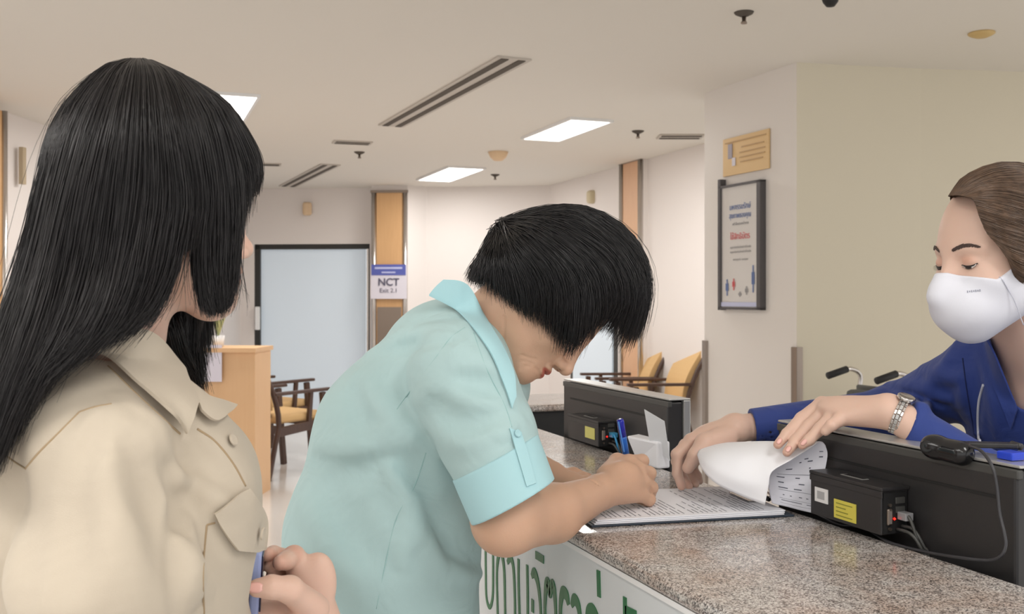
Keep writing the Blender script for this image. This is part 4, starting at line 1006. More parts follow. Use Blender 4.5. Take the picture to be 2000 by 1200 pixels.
    # long straight hair
    N = [[(250, 122, 1.0), (198, 140, .995), (130, 205, .965), (98, 280, .945), (78, 370, .935), (48, 500, .95), (8, 620, .93), (-50, 800, .90), (-80, 950, .89)], [(255, 121, .99), (215, 142, .955), (160, 230, .915), (120, 380, .90), (90, 520, .89), (50, 660, .87), (0, 820, .855), (-40, 940, .85)],
         [(262, 121, .985), (235, 145, .94), (200, 240, .897), (165, 380, .885), (140, 520, .885), (105, 640, .87), (55, 750, .855), (10, 870, .85)], [(270, 121, .98), (262, 146, .935), (250, 240, .890), (235, 380, .885), (215, 520, .885), (185, 620, .87), (140, 690, .862), (80, 745, .855)],
         [(278, 121, .98), (290, 146, .935), (300, 240, .893), (305, 380, .893), (290, 480, .89), (270, 560, .89), (232, 630, .885), (175, 688, .865)], [(284, 121, .98), (312, 147, .94), (338, 240, .90), (362, 380, .905), (350, 470, .91), (332, 540, .91), (305, 598, .905), (262, 648, .885)],
         [(290, 122, .985), (334, 150, .95), (372, 235, .92), (398, 380, .925), (388, 460, .93), (388, 530, .935), (396, 580, .935), (408, 614, .935)], [(295, 123, .99), (350, 153, .965), (402, 225, .94), (428, 340, .945), (432, 440, .95), (430, 520, .95), (430, 570, .95), (425, 612, .95)],
         [(300, 124, 1.0), (366, 158, .975), (425, 215, .955), (462, 320, .962), (470, 400, .966), (464, 480, .962), (455, 560, .96), (440, 604, .955)]]
    Fg = [[(302, 124, 1.0), (374, 160, .985), (438, 207, .97), (484, 290, .975), (498, 340, .98), (492, 372, .985)], [(302, 124, 1.01), (378, 160, 1.01), (446, 207, 1.01), (495, 285, 1.02), (507, 330, 1.025), (500, 378, 1.03)], [(298, 124, 1.03), (370, 158, 1.04), (440, 210, 1.06), (488, 290, 1.08), (502, 340, 1.085), (494, 384, 1.09)]]
    Bk = [[(292, 124, 1.04), (350, 156, 1.08), (402, 260, 1.11), (405, 420, 1.12), (392, 560, 1.11), (385, 640, 1.105), (388, 710, 1.11), (398, 768, 1.12)], [(286, 124, 1.04), (330, 150, 1.08), (380, 250, 1.115), (370, 420, 1.13), (350, 580, 1.11), (350, 650, 1.09), (362, 710, 1.10), (380, 750, 1.12)], [(280, 124, 1.04), (310, 148, 1.08), (340, 250, 1.125), (330, 420, 1.13), (300, 580, 1.10), (318, 640, 1.06), (330, 700, 1.08), (350, 740, 1.10)],
          [(270, 124, 1.03), (268, 148, 1.08), (265, 250, 1.125), (240, 420, 1.13), (200, 600, 1.11), (150, 760, 1.10), (90, 900, 1.08), (40, 1050, 1.04)], [(258, 123, 1.02), (228, 148, 1.06), (180, 240, 1.09), (150, 420, 1.09), (100, 600, 1.06), (40, 780, 1.04), (-20, 900, 1.02), (-70, 1050, 1.0)],
          [(250, 122, 1.0), (200, 140, 1.01), (132, 205, 1.02), (99, 290, 1.02), (78, 400, 1.03), (50, 560, 1.01), (-10, 700, .98), (-60, 850, .95), (-100, 1000, .93)]]
    Nn = [at3(g) for g in N]; Ff = [at3(g) for g in Fg]; Bb = [at3(g) for g in Bk]; c = at(290, 370, 1.0)
    tm = [1, 1, 1, 1, 1, 1, 1, 1, 1]
    NA, NB = Nn[:6], Nn[6:]; TOP = Nn[5:7]
    BS = Field(); BS.ops = list(B.ops); BS.ops += [o for o in S.ops[:8]]
    kw = dict(centre=c, field=BS, off=.0035)
    hairdo('hair', M['hair_l'], body, [
        dict(guides=NA, n=5200, K=20, thick=.012, jit=.004, clump=.45, fray=.10, seed=11, wav=.003, r=.0005, **kw), dict(guides=NB, n=1900, K=18, thick=.010, jit=.003, clump=.45, fray=.10, seed=12, wav=.002, r=.0005, **kw),
        dict(guides=TOP, n=700, K=18, thick=.010, jit=.003, clump=.2, fray=.05, seed=13, wav=.002, tmax=[.62, .62], r=.0005, **kw), dict(guides=TOP, n=26, K=18, thick=.004, jit=.006, clump=.8, fray=.2, seed=23, wav=.006, r=.0003, **kw),
        dict(guides=[Nn[8]] + Ff[:1], n=420, K=16, thick=.008, jit=.002, clump=.3, fray=.1, seed=14, tmax=[.6, 1], r=.00045, **kw),
        dict(guides=Ff, n=700, K=16, thick=.007, jit=.002, clump=.5, fray=.08, seed=15, r=.00045, **kw),
        dict(guides=[Ff[2], Bb[0]], n=900, K=16, thick=.010, jit=.003, clump=.4, fray=.1, seed=16, tmax=[.9, 1], r=.0005, **kw),
        dict(guides=Bb, n=3200, K=20, thick=.012, jit=.004, clump=.4, fray=.12, seed=17, wav=.003, r=.0005, **kw),
        dict(guides=[at3([(430, 480, .95), (440, 560, .955), (452, 590, .96)]), at3([(465, 440, .965), (478, 540, .97), (482, 612, .975)])], n=26, K=12, thick=.004, jit=.006, clump=.5, fray=.3, seed=18, r=.0002, centre=c),
        dict(guides=[at3([(425, 800, 1.19), (462, 870, 1.165), (486, 925, 1.16), (499, 978, 1.16)]), at3([(415, 790, 1.2), (452, 870, 1.17), (480, 925, 1.165), (493, 962, 1.165)])], n=160, K=12, thick=.004, jit=.002, clump=.5, fray=.2, seed=19, r=.00045, centre=c),
        dict(guides=[Bb[-1], Nn[0]], n=700, K=20, thick=.010, jit=.003, clump=.4, fray=.1, seed=21, wav=.002, r=.0005, **kw),
        dict(guides=NA[:2], n=60, K=20, thick=-.004, jit=.012, clump=.2, fray=.3, seed=20, wav=.006, r=.0002, centre=c)],
        [dict(guides=NA, K=20, inset=.008, **kw), dict(guides=NB, K=18, inset=.007, tmax=[.93] * 3, **kw), dict(guides=TOP, K=18, inset=.008, tmax=[.55, .55], **kw),
         dict(guides=[Nn[8]] + Ff, K=16, inset=.007, tmax=[.55, .85, .9, .9], **kw), dict(guides=[Ff[2], Bb[0]], K=16, inset=.008, tmax=[.8, .9], **kw), dict(guides=Bb, K=20, inset=.009, tmax=[.93] * 6, **kw), dict(guides=[Bb[-1], Nn[0]], K=20, inset=.009, tmax=[.93] * 2, **kw)])
    # phone
    t = empty('smartphone', at(505, 1110, 1.12)); tag(t, 'smartphone in a pale blue case held by the long-haired woman in cream shirt', 'phone')
    u = camv(.06, 1, 0).normalized(); w = camv(-.20, 0, 1).normalized(); n = u.cross(w); ph = at(498, 1178, 1.13)
    def pbox(nm, hw, hh, dep, o_, m, bev=.002):
        bm = bmesh.new(); bar(bm, ph - u * hh + n * o_, ph + u * hh + n * o_, dep, hw * 2, up=w); return obj(nm, bm, m, t, bevel=bev)
    pbox('case', .037, .066, .011, 0, mat('pale_blue_case', (158, 172, 218), .4), .003); pbox('body', .034, .063, .006, -.0062 if n.dot(RV) > 0 else .0062, mat('phone_mauve', (120, 84, 100), .25)); pbox('screen', .032, .061, .002, .0065 if n.dot(RV) > 0 else -.0065, mat('phone_screen', (40, 38, 60), .1))
    return body

# ------------------------------------------------------------------ 3. masked member of staff behind the counter
def poly2(fr, poly):
    Q = np.array(poly, f32); E = np.roll(Q, -1, 0) - Q
    def fn(P):
        p = fr.inv(P)[:, [0, 2]]; d = None; s = np.zeros(len(p), bool)
        for a, e in zip(Q, E):
            w = p - a; t = np.clip((w @ e) / (e @ e), 0, 1); dd = ((w - t[:, None] * e) ** 2).sum(1); d = dd if d is None else np.minimum(d, dd)
            b = a + e; c1 = (p[:, 1] >= a[1]) != (p[:, 1] >= b[1]); x = a[0] + (p[:, 1] - a[1]) / (e[1] if abs(e[1]) > 1e-9 else 1e-9) * e[0]; s ^= c1 & (p[:, 0] < x)
        d = np.sqrt(d); return np.where(s, -d, d)
    return fn
def build_staff():
    fr = Fr(at(1960, 488, 1.49), camv(-.95, -.21, -.20), camv(-.19, .97, -.05))
    B = Field(); skull(B, fr, 1.03)
    H = Field(); H.ops = list(B.ops)
    B.add(rc(at(1975, 560, 1.53), at(2040, 740, 1.60), .050, .058), .025); B.add(rc(at(2050, 760, 1.62), at(2090, 900, 1.66), .08, .09), .03)
    B.add(rc(at(1930, 735, 1.68), at(2260, 740, 1.48), .045, .045), .03)
    B.add(rc(at(1925, 735, 1.70), at(1745, 808, 1.90), .045, .036), .02); B.add(rc(at(1745, 808, 1.90), at(1430, 838, 1.785), .034, .0235), .02)
    # right hand, holding the form down
    W = (1436, 838, 1.785); mcp = [(1350, 862, 1.765), (1340, 872, 1.79), (1346, 886, 1.81), (1358, 896, 1.82)]
    for q, r in zip(mcp, (.0135, .0135, .012, .0115)): B.add(rc(at(*W), at(*q), .0225, r), .010)
    B.add(el(at(1392, 850, 1.78), (.038, .022, .020), np.array([list(camv(.97, .2, 0)), list(camv(0, 0, 1)), list(camv(-.2, .97, 0))]).T), .012)
    finger(B, [mcp[0], (1322, 888, 1.757), (1323, 925, 1.757), (1331, 950, 1.755)], [.0125, .0100, .0088, .0075], .004)
    finger(B, [mcp[1], (1322, 902, 1.80), (1334, 934, 1.795), (1345, 950, 1.785)], [.0125, .0100, .0088, .0075], .004)
    finger(B, [mcp[2], (1336, 912, 1.825), (1350, 935, 1.815), (1358, 946, 1.80)], [.0118, .0096, .0084, .0072], .004)
    finger(B, [mcp[3], (1352, 914, 1.83), (1362, 930, 1.82), (1366, 940, 1.81)], [.011, .0088, .0078, .0068], .004)
    finger(B, [(1422, 850, 1.765), (1376, 864, 1.735), (1358, 890, 1.728), (1344, 914, 1.735)], [.019, .0155, .0125, .0105], .005)
    # left arm and hand laid over the monitor
    B.add(rc(at(2250, 750, 1.48), at(1990, 970, 1.42), .045, .036), .02); B.add(rc(at(1990, 970, 1.42), at(1740, 805, 1.525), .034, .0245), .02)
    W = (1732, 804, 1.53); mc2 = [(1606, 791, 1.610), (1618, 800, 1.593), (1632, 809, 1.575), (1644, 817, 1.555)]
    for q, r in zip(mc2, (.0135, .0138, .0130, .0120)): B.add(rc(at(*W), at(*q), .0225, r), .010)
    B.add(el(at(1672, 800, 1.572), (.050, .026, .016), np.array([list((at(1606, 795, 1.61) - at(1732, 804, 1.53)).normalized()), list(camv(.45, 0, .85).normalized()), [0, 0, 1]]).T), .012)
    finger(B, [mc2[0], (1566, 818, 1.615), (1537, 848, 1.600), (1519, 869, 1.590)], [.0128, .0104, .0088, .0070], .0035)
    finger(B, [mc2[1], (1580, 833, 1.598), (1552, 864, 1.583), (1537, 884, 1.572)], [.0130, .0106, .0090, .0070], .0035)
    finger(B, [mc2[2], (1602, 838, 1.568), (1580, 860, 1.565), (1567, 870, 1.566)], [.0124, .0100, .0084, .0068], .0035)
    finger(B, [mc2[3], (1624, 831, 1.545), (1612, 843, 1.548)], [.0115, .0090, .0072], .0035)
    finger(B, [(1700, 806, 1.57), (1655, 806, 1.625), (1625, 812, 1.65), (1606, 822, 1.655)], [.018, .0135, .0112, .009], .006)
    tips = [(1519, 869, 1.590), (1537, 884, 1.572), (1567, 870, 1.566)]
    pigs = [lambda V, p: lip_tint_nostril_shade(fr, V, p, 1.03), knuckle_pig([(1344, 914, 1.735), (1331, 950, 1.755), (1345, 950, 1.785)] + tips + mc2, (.98, .76, .72), .013)]
    def shadow(V, p):                                      # warm eye make-up on the lids
        q = fr.inv(V) / 1.03
        for s in (1, -1):
            m = ((q[:, 0] - .085) / .02) ** 2 + ((q[:, 1] - s * .032) / .018) ** 2 + ((q[:, 2] - .001) / .010) ** 2; w = np.clip(1 - m, 0, 1)[:, None] * .5
            p[:] = p * (1 - w) + p * np.array((.86, .60, .52)) * w
    pigs.append(shadow)
    lo, hi = bbox_of([at(1950, 490, 1.5), at(1400, 900, 1.8), at(2280, 760, 1.47), at(1745, 900, 1.9), at(2090, 960, 1.66), at(1985, 930, 1.42)], .15)
    body = person_body('woman in a navy uniform and white face mask leaning over the monitor', B, lo, hi, M['skin_r'], .0027, pigs)
    brow_lash(fr, H, 1.03, body, opening=.0034)
    for (a, b) in (((1528, 857, 1.595), (1519, 869, 1.590)), ((1546, 873, 1.58), (1537, 884, 1.572)), ((1575, 863, 1.566), (1567, 870, 1.566))):
        dv = at(*b) - at(*a); P, N = cast(B, [((a[0] + b[0] * 2) / 3, (a[1] + b[1] * 2) / 3 - 3)]); nail(P[0], N[0], dv, body, M['nail'], .0040, .0058)
    # uniform
    SD = camv(.47, 0, -.88).normalized()
    S = Field()
    S.add(rc(at(2105, 870, 1.63), at(2150, 1150, 1.72), .125, .125, SD, 1.35)); S.add(rc(at(2060, 790, 1.62), at(2105, 870, 1.63), .10, .125, SD, 1.4), .04)
    S.add(rc(at(1932, 722, 1.69), at(2240, 735, 1.47), .060, .062), .05)
    def sl(P):
        a = rc(at(1925, 728, 1.70), at(1745, 808, 1.90), .064, .048)(P); b = rc(at(1745, 808, 1.90), at(1430, 838, 1.785), .048, .0305)(P)
        h = np.maximum(.03 - np.abs(a - b), 0) / .03; d = np.minimum(a, b) - h * h * .0075
        d = np.maximum(d, plane(at(1471, 836, 1.79), camv(-1, -.10, 0))(P)); return np.maximum(d, -rc(at(1490, 835, 1.80), at(1400, 839, 1.78), .0250, .0250)(P))
    S.add(sl, .03)
    def s2(P):
        a = rc(at(2250, 745, 1.48), at(1990, 975, 1.42), .060, .044)(P); b = rc(at(1990, 975, 1.42), at(1760, 818, 1.52), .042, .030)(P)
        h = np.maximum(.03 - np.abs(a - b), 0) / .03; d = np.minimum(a, b) - h * h * .0075
        return np.maximum(d, plane(at(1779, 820, 1.512), camv(-.9, .38, .2))(P))
    S.add(s2, .02)
    S.cut(plane((0, 0, .82), (0, 0, -1)))
    S.sub(rc(at(1985, 540, 1.52), at(2032, 745, 1.565), .050, .052), .004)
    folds(S, [([(1868, 668), (1830, 735), (1790, 780)], .012, .008, 'r', .015), ([(1880, 700), (1850, 760), (1860, 810)], .014, .008, 'g', .02), ([(1730, 752), (1790, 770), (1850, 800), (1885, 830)], .010, .005, 'g', .010),
              ([(1735, 745), (1795, 758), (1850, 785)], .012, .008, 'r', .012), ([(1700, 775), (1760, 790), (1820, 800)], .012, .008, 'r', .015), ([(1800, 715), (1840, 735), (1880, 740)], .012, .009, 'r', .015),
              ([(1560, 800), (1600, 812), (1640, 810)], .009, .006, 'r', .01), ([(1890, 690), (1900, 760), (1905, 830)], .012, .007, 'g', .02), ([(1930, 720), (1945, 790), (1950, 850)], .012, .009, 'r', .02)], )
    lo, hi = bbox_of([at(1460, 836, 1.79), at(2280, 745, 1.46), at(1745, 820, 1.92), at(2150, 1100, 1.72), at(1985, 930, 1.42)], .09); lo[2] = .80; hi[0] += .1
    un = cloth('uniform', S, lo, hi, M['navy'], body, .0034)
    US = Field(); US.ops = list(S.ops); US.add(rc(at(1975, 560, 1.53), at(2035, 745, 1.585), .052, .058), .01)
    patch('collar', US, [[(1930, 655), (1948, 690), (1962, 725), (1978, 765), (1990, 800)], [(1908, 662), (1925, 712), (1945, 760), (1962, 800), (1978, 838)]], M['navy'], un, off=.003, th=.003, nu=20, nv=8)
    seam('piping', US, [(1922, 752), (1913, 785), (1911, 820), (1913, 870)], mat('white_piping', (214, 216, 226), .6), un, r=.0022, off=.0012)
    seam('seam', S, [(1880, 700), (1888, 760), (1900, 830), (1905, 870)], mat('navy_seam', (20, 34, 84), .8), un, r=.0012, off=0)
    hip = at(2150, 1150, 1.74); hip.z = .90; hip.x += .08
    legs(hip, Vector((-1, 0, 0)), body, M['trouser_n'])
    # mask
    K = 1.03; L_ = lambda x, y, z: fr(x * K, y * K, z * K)
    Mk = Field(); Mk.add(lambda P: H(P) - .0035, .001); Mk.add(el(L_(.070, 0, -.064), (.056, .056, .052), fr.R), .012); Mk.add(rc(L_(.10, 0, -.02), L_(.118, 0, -.045), .010, .012), .02)
    Mk.cut(poly2(fr, [(x * K, z * K) for x, z in [(.140, -.010), (.104, -.012), (.086, -.022), (.066, -.030), (.044, -.020), (.026, -.008), (.016, -.012), (.012, -.036), (.002, -.052), (-.002, -.062), (.012, -.082), (.030, -.104), (.060, -.122), (.100, -.122), (.140, -.10)]]), .003)
    lo, hi = bbox_of([L_(.07, 0, -.06)], .11)
    mk = cloth('face_mask', Mk, lo, hi, mat('mask_white', (228, 230, 240), .75, bump=.15, bscale=1800), body, .0020)
    tm = mat('mask_trim', (240, 240, 246), .7)
    def local_line(nm, pts, r, par, m, fld):
        P = push_out([list(L_(*p)) for p in spline(pts, 28)], fld, .0008, 8); bm = bmesh.new(); tube(bm, [Vector(p) for p in P], r, 8); obj(nm, bm, m, par, smooth=True)
    for s in (1, -1):
        local_line('seam', [(.062, s * .062, -.028), (.050, s * .066, -.06), (.040, s * .064, -.10)], .0007, mk, mat('mask_seam', (196, 198, 212), .8), Mk)
        local_line('ear_loop', [(.018, s * .070, -.014), (.004, s * .078, .004), (-.014, s * .086, .018), (-.028, s * .082, .006)], .0012, mk, tm, H)
        local_line('ear_loop', [(.004, s * .066, -.058), (-.008, s * .074, -.044), (-.020, s * .082, -.024), (-.028, s * .082, .006)], .0012, mk, tm, H)
    P, N = cast(Mk, [(1892, 568), (1896, 566)]); x = Vector(P[1] - P[0]).normalized(); z = (Vector((0, 0, 1)) - x * x.z).normalized()
    P, N = cast(Mk, [(x_, 570 - (x_ - 1893) * .12) for x_ in range(1889, 1916, 1)]); bm = bmesh.new()
    for a in range(0, 25, 4):
        bar(bm, Vector(P[a]) + Vector(N[a]) * .0006, Vector(P[a + 2]) + Vector(N[a + 2]) * .0006, .0004, .0022 if a % 8 else .0032, up=(0, 0, 1))
    obj('printed_mark', bm, mat('mask_print', (160, 163, 178), .7), mk)
    # swept-back brown hair
    R = [[(1854, 384, 1.455), (1886, 344, 1.475), (1960, 319, 1.50), (2040, 335, 1.56), (2085, 400, 1.60), (2100, 480, 1.60)], [(1866, 382, 1.43), (1912, 352, 1.435), (1975, 338, 1.45), (2045, 368, 1.50), (2085, 430, 1.55), (2100, 485, 1.58)],
         [(1884, 384, 1.415), (1935, 368, 1.41), (1995, 375, 1.42), (2050, 410, 1.47), (2085, 450, 1.53), (2100, 490, 1.57)], [(1902, 392, 1.405), (1950, 402, 1.40), (2003, 418, 1.415), (2052, 445, 1.46), (2085, 470, 1.52), (2100, 494, 1.56)],
         [(1914, 425, 1.405), (1955, 440, 1.395), (2004, 455, 1.41), (2050, 472, 1.45), (2085, 488, 1.52), (2102, 498, 1.55)], [(1928, 455, 1.405), (1962, 472, 1.395), (2004, 486, 1.41), (2050, 494, 1.45), (2085, 500, 1.52), (2102, 502, 1.55)],
         [(1950, 480, 1.40), (1976, 500, 1.395), (2008, 512, 1.405), (2050, 512, 1.45), (2085, 510, 1.51), (2102, 506, 1.55)], [(1968, 505, 1.40), (1986, 528, 1.40), (2012, 540, 1.41), (2050, 535, 1.45), (2085, 520, 1.51), (2102, 510, 1.55)]]
    R2 = [[(1854, 384, 1.455), (1886, 344, 1.475), (1960, 319, 1.50), (2040, 335, 1.56), (2085, 400, 1.60), (2100, 480, 1.60)], [(1856, 384, 1.475), (1893, 348, 1.53), (1960, 330, 1.57), (2040, 350, 1.61), (2090, 410, 1.63), (2105, 480, 1.61)],
          [(1866, 392, 1.51), (1908, 374, 1.57), (1965, 380, 1.61), (2030, 400, 1.64), (2085, 440, 1.64), (2110, 490, 1.61)], [(1900, 440, 1.56), (1926, 440, 1.60), (1970, 460, 1.63), (2030, 470, 1.65), (2080, 490, 1.64), (2110, 505, 1.61)], [(1930, 520, 1.58), (1950, 520, 1.60), (1990, 530, 1.62), (2040, 540, 1.63), (2085, 530, 1.62), (2110, 510, 1.60)]]
    Rr = [at3(g) for g in R]; R2 = [at3(g) for g in R2]; c = at(1965, 470, 1.50); kw = dict(centre=c, field=H, off=.003)
    NP = [at3(g) for g in ([(1968, 505, 1.40), (1986, 528, 1.40), (2012, 540, 1.41), (2050, 535, 1.45), (2102, 510, 1.55)], [(1990, 560, 1.43), (2010, 570, 1.44), (2040, 570, 1.47), (2080, 545, 1.52), (2104, 515, 1.56)], [(2010, 580, 1.50), (2030, 590, 1.53), (2060, 580, 1.56), (2090, 550, 1.57), (2106, 520, 1.58)], [(1960, 540, 1.58), (1990, 560, 1.60), (2040, 565, 1.61), (2085, 545, 1.60), (2108, 515, 1.59)])]
    hairdo('hair', M['hair_r'], body, [
        dict(guides=Rr, n=4600, K=14, thick=.006, jit=.0015, clump=.5, fray=.02, seed=31, wav=.0012, r=.00045, **kw), dict(guides=R2, n=2000, K=14, thick=.006, jit=.0015, clump=.5, fray=.02, seed=32, wav=.0012, r=.00045, **kw),
        dict(guides=NP, n=1400, K=14, thick=.005, jit=.0015, clump=.5, fray=.02, seed=33, wav=.0012, r=.00045, **kw)],
        [dict(guides=Rr, K=14, inset=.004, centre=c, field=H, off=.0015), dict(guides=R2, K=14, inset=.004, centre=c, field=H, off=.0015), dict(guides=NP, K=14, inset=.004, centre=c, field=H, off=.0015)])
    bun = Field(); bun.add(el(at(2120, 500, 1.60), (.042, .042, .046))); lo, hi = bbox_of([at(2120, 500, 1.60)], .07); cloth('hair_bun', bun, lo, hi, M['hair_r'], body, .004)
    return body, (1755, 812, 1.497)
writer = build_writer()
visitor = build_visitor()
staff, WATCH = build_staff()
# ================================================================== THINGS ON AND AROUND THE COUNTER
MX = 1.035                                             # plane of the monitors' backs
def monitor(pxl, pxr, label, pyt=830):
    y1 = on_x(pxl, 800, MX + .03).y; y0 = on_x(pxr, 800, MX).y; zt_, zb_ = 1.188, .845
    t = empty('monitor', (MX + .02, (y0 + y1) / 2, .75)); tag(t, label, 'monitor', 'monitors on the staff side')
    bm = bmesh.new(); bx(bm, MX, MX + .036, y0 + .004, y1 - .004, zb_, zt_ - .007); obj('back_shell', bm, M['black'], t, bevel=.004)
    bm = bmesh.new(); bx(bm, MX - .0015, MX + .002, y0 + .03, y1 - .05, zt_ - .047, zt_ - .043); obj('groove', bm, M['blackm'], t)
    bm = bmesh.new()
    for a in ((y0, y1, zt_ - .004, zt_), (y0, y1, zb_ - .004, zb_ + .01), (y0, y0 + .012, zb_ + .01, zt_ - .004), (y1 - .012, y1, zb_ + .01, zt_ - .004)): bx(bm, MX + .0025 if a[2] > 1 else MX + .036, MX + .052, *a)
    obj('bezel', bm, M['silver'], t, bevel=.0015)
    bm = bmesh.new(); bx(bm, MX - .0005, MX + .009, y0 + .001, y1 - .001, zt_ - .018, zt_ - .0055); obj('top_trim', bm, M['grey'], t, bevel=.002)
    bm = bmesh.new(); bx(bm, MX + .046, MX + .0485, y0 + .012, y1 - .012, zb_ + .01, zt_ - .004); obj('screen', bm, mat('screen_glass', (30, 34, 40), .15), t)
    yc = (y0 + y1) / 2; bm = bmesh.new(); bx(bm, MX + .04, MX + .06, yc - .03, yc + .03, .76, .95); obj('neck', bm, M['black'], t, bevel=.004)
    bm = bmesh.new(); bx(bm, MX - .02, MX + .18, yc - .11, yc + .11, .7505, .765); obj('foot', bm, M['black'], t, bevel=.006)
    return t
monitor(1545, 1990, 'nearer black monitor seen from behind, the staff member\'s hand resting on top')
monitor(1120, 1306, 'farther black monitor seen from behind, beyond the writing woman\'s hand')
BX0, BX1 = .985, 1.0345
def mini_pc(pl, pr, pyt, pyb, label, ycol, near):
    """pl, pr columns of the near face's ends; top and bottom rows measured at its left end"""
    a = on_x(pl, pyt, BX0); b = on_x(pl, pyb, BX0); y1 = a.y; y0 = on_x(pr, pyt, BX0).y; zt_ = a.z; zb_ = max(b.z, 1.058); L_ = y1 - y0
    t = empty('mini_computer', ((BX0 + BX1) / 2, (y0 + y1) / 2, zb_)); tag(t, label, 'computer', 'mini computers fixed behind the monitors')
    box('housing', BX0 + .002, BX1, y0 + .004, y1 - .001, zb_, zt_ - .004, M['black'], t, .002)
    bm = bmesh.new(); bx(bm, BX0, BX1, y0, y1, zt_ - .005, zt_); bx(bm, BX0, BX0 + .0025, y0, y1 - .001, zt_ - .015, zt_ - .005); obj('lid', bm, M['black'], t, bevel=.0012)
    bm = bmesh.new(); bx(bm, BX0 + .018, BX0 + .030, y0 + L_ * .38, y0 + L_ * .68, zt_ - .0002, zt_ + .0006); obj('lid_slot', bm, M['silver'], t)
    bm = bmesh.new(); bx(bm, BX0 + .021, BX0 + .030, y0 + L_ * .40, y0 + L_ * .66, zt_ + .0004, zt_ + .0009); obj('slot_gap', bm, M['blackm'], t)
    s1 = (.22, .47) if near else (.1, .42); f = lambda q: y0 + L_ * q
    box('yellow_sticker', BX0 + .0008, BX0 + .0024, f(1 - .66) if near else f(.12), f(1 - .36) if near else f(.42), zb_ + (.006 if near else .014), zb_ + (.034 if near else .040), mat('sticker_yellow', ycol, .5), t)
    if near:
        bm = bmesh.new()
        for k, w in enumerate((.8, .5, .6, .8)): yy = f(1 - .38) - .002; bx(bm, BX0 + .0003, BX0 + .0009, yy - (f(.64) - f(.34)) * w + .003, yy, zb_ + .028 - k * .006, zb_ + .0295 - k * .006)
        obj('sticker_print', bm, mat('print_olive', (150, 148, 60), .6), t)
        box('white_sticker', BX0 + .0008, BX0 + .0024, f(1 - .27), f(1 - .08), zb_ + .022, zb_ + .044, M['white'], t)
        box('sticker_square', BX0 + .0003, BX0 + .0009, f(1 - .225), f(1 - .12), zb_ + .027, zb_ + .039, mat('sticker_grey', (180, 180, 182), .6), t)
    box('port_panel', BX0 + .005, BX1 - .003, y0 + .0022, y0 + .006, zb_ + .002, zt_ - .008, M['blackm'], t)
    p = box('vga_port', BX0 + .010, BX0 + .019, y0 - .0015, y0 + .003, zb_ + .014, zb_ + .038, M['steel'], t, .0025); box('vga_socket', BX0 + .0125, BX0 + .0165, y0 - .0022, y0, zb_ + .017, zb_ + .035, mat('port_grey', (120, 112, 108), .5), p)
    for zz in (.009, .043): bm = bmesh.new(); lathe(bm, (0, 0, 0), [(.0025, 0), (.0025, .003), (.0001, .003)], 12); o = obj('screw', bm, M['steel'], t); o.rotation_euler = (PI / 2, 0, 0); o.location = Vector((BX0 + .0145, y0 + .0015, zb_ + zz)); o.parent = None; setparent(o, t)
    for zz in (.031, .044): box('socket', BX0 + .026, BX0 + .042, y0 + .0005, y0 + .003, zb_ + zz, zb_ + zz + .009, M['grey'], t, .0006)
    bm = bmesh.new(); lathe(bm, (BX0 + .023, y0 + .0005, zb_ + .023), [(.0001, -.0022), (.0022, 0), (.0001, .0022)], 12); obj('red_light', bm, mat('led_red', (255, 40, 30), .3, emit=(255, 30, 20), es=3), t, smooth=True)
    box('network_plug', BX0 + .028, BX0 + .042, y0 - .016, y0 + .001, zb_ + .022, zb_ + .033, mat('plug_clear', (150, 150, 152), .2) if near else mat('plug_cyan', (70, 150, 190), .4), t, .001)
    for k, (xx, zz) in enumerate(((.033, .028), (.037, .012), (.028, .008))):
        bm = bmesh.new(); P = spline([(BX0 + xx, y0 + .001, zb_ + zz), (BX0 + xx, y0 - .018 - .004 * k, zb_ + zz - .001), (BX0 + xx + .006, y0 - .030 - .004 * k, zb_ - .01), (BX0 + xx + .012, y0 - .036, 1.03), (BX0 + .046, y0 - .03, .90)], 18)
        tube(bm, P, .0024, 8); obj('plugged_cable', bm, M['grey'] if k or near else mat('cable_blue', (60, 150, 205), .4), t, smooth=True)
mini_pc(1580, 1722, 918, 1003, 'small black computer box with yellow and white stickers on the nearer monitor\'s back', (222, 210, 90), True)
mini_pc(1108, 1168, 808, 860, 'small black computer box with a pale yellow sticker on the farther monitor\'s back', (214, 208, 120), False)
# webcam and its cable
t = empty('webcam', on_x(1855, 880, MX)); tag(t, 'black webcam clipped on top of the nearer monitor, cable hanging down', 'webcam')
w0 = on_x(1826, 874, MX - .012); w1 = on_x(1878, 886, MX - .006)
Wf = Field(); Wf.add(rc(w0, w1, .0150, .0165)); Wf.add(rc(w0 - Vector((.006, 0, -.002)), w0 + Vector((.004, 0, 0)), .0135, .0150), .01); lo, hi = bbox_of([w0, w1], .03)
cloth('webcam_body', Wf, lo, hi, mat('gloss_black', (26, 26, 28), .18), t, .002)
bm = bmesh.new(); lathe(bm, (0, 0, 0), [(.0085, 0), (.0085, .003), (.006, .0035), (.0001, .002)], 24); o = obj('lens', bm, M['blackm'], t, smooth=True); o.parent = None
o.rotation_euler = (PI / 2 - .15, 0, -PI / 2 + .45); o.location = Vector(w0) - Vector((.0165, .003, -.002)); setparent(o, t)
bm = bmesh.new(); c0 = on_x(1870, 868, MX + .01); c1 = Vector((MX + .060, c0.y - .055, 1.203)); c0.z = 1.200; bar(bm, c0, c1, .020, .007); obj('clip_arm', bm, M['black'], t, bevel=.002)
bm = bmesh.new(); tube(bm, [c1 - Vector((.002, .006, .001)), c1 + Vector((-.002, .010, .001))], .0045, 12); obj('hinge', bm, M['black'], t, smooth=True)
bm = bmesh.new(); P = [on_x(*q) for q in ((1884, 872, MX), (1915, 880, MX - .012), (1938, 912, MX - .018), (1947, 950, MX - .018), (1952, 1000, MX - .020), (1961, 1040, MX - .022), (1964, 1066, MX - .024), (1955, 1086, MX - .028), (1930, 1095, MX - .03))]
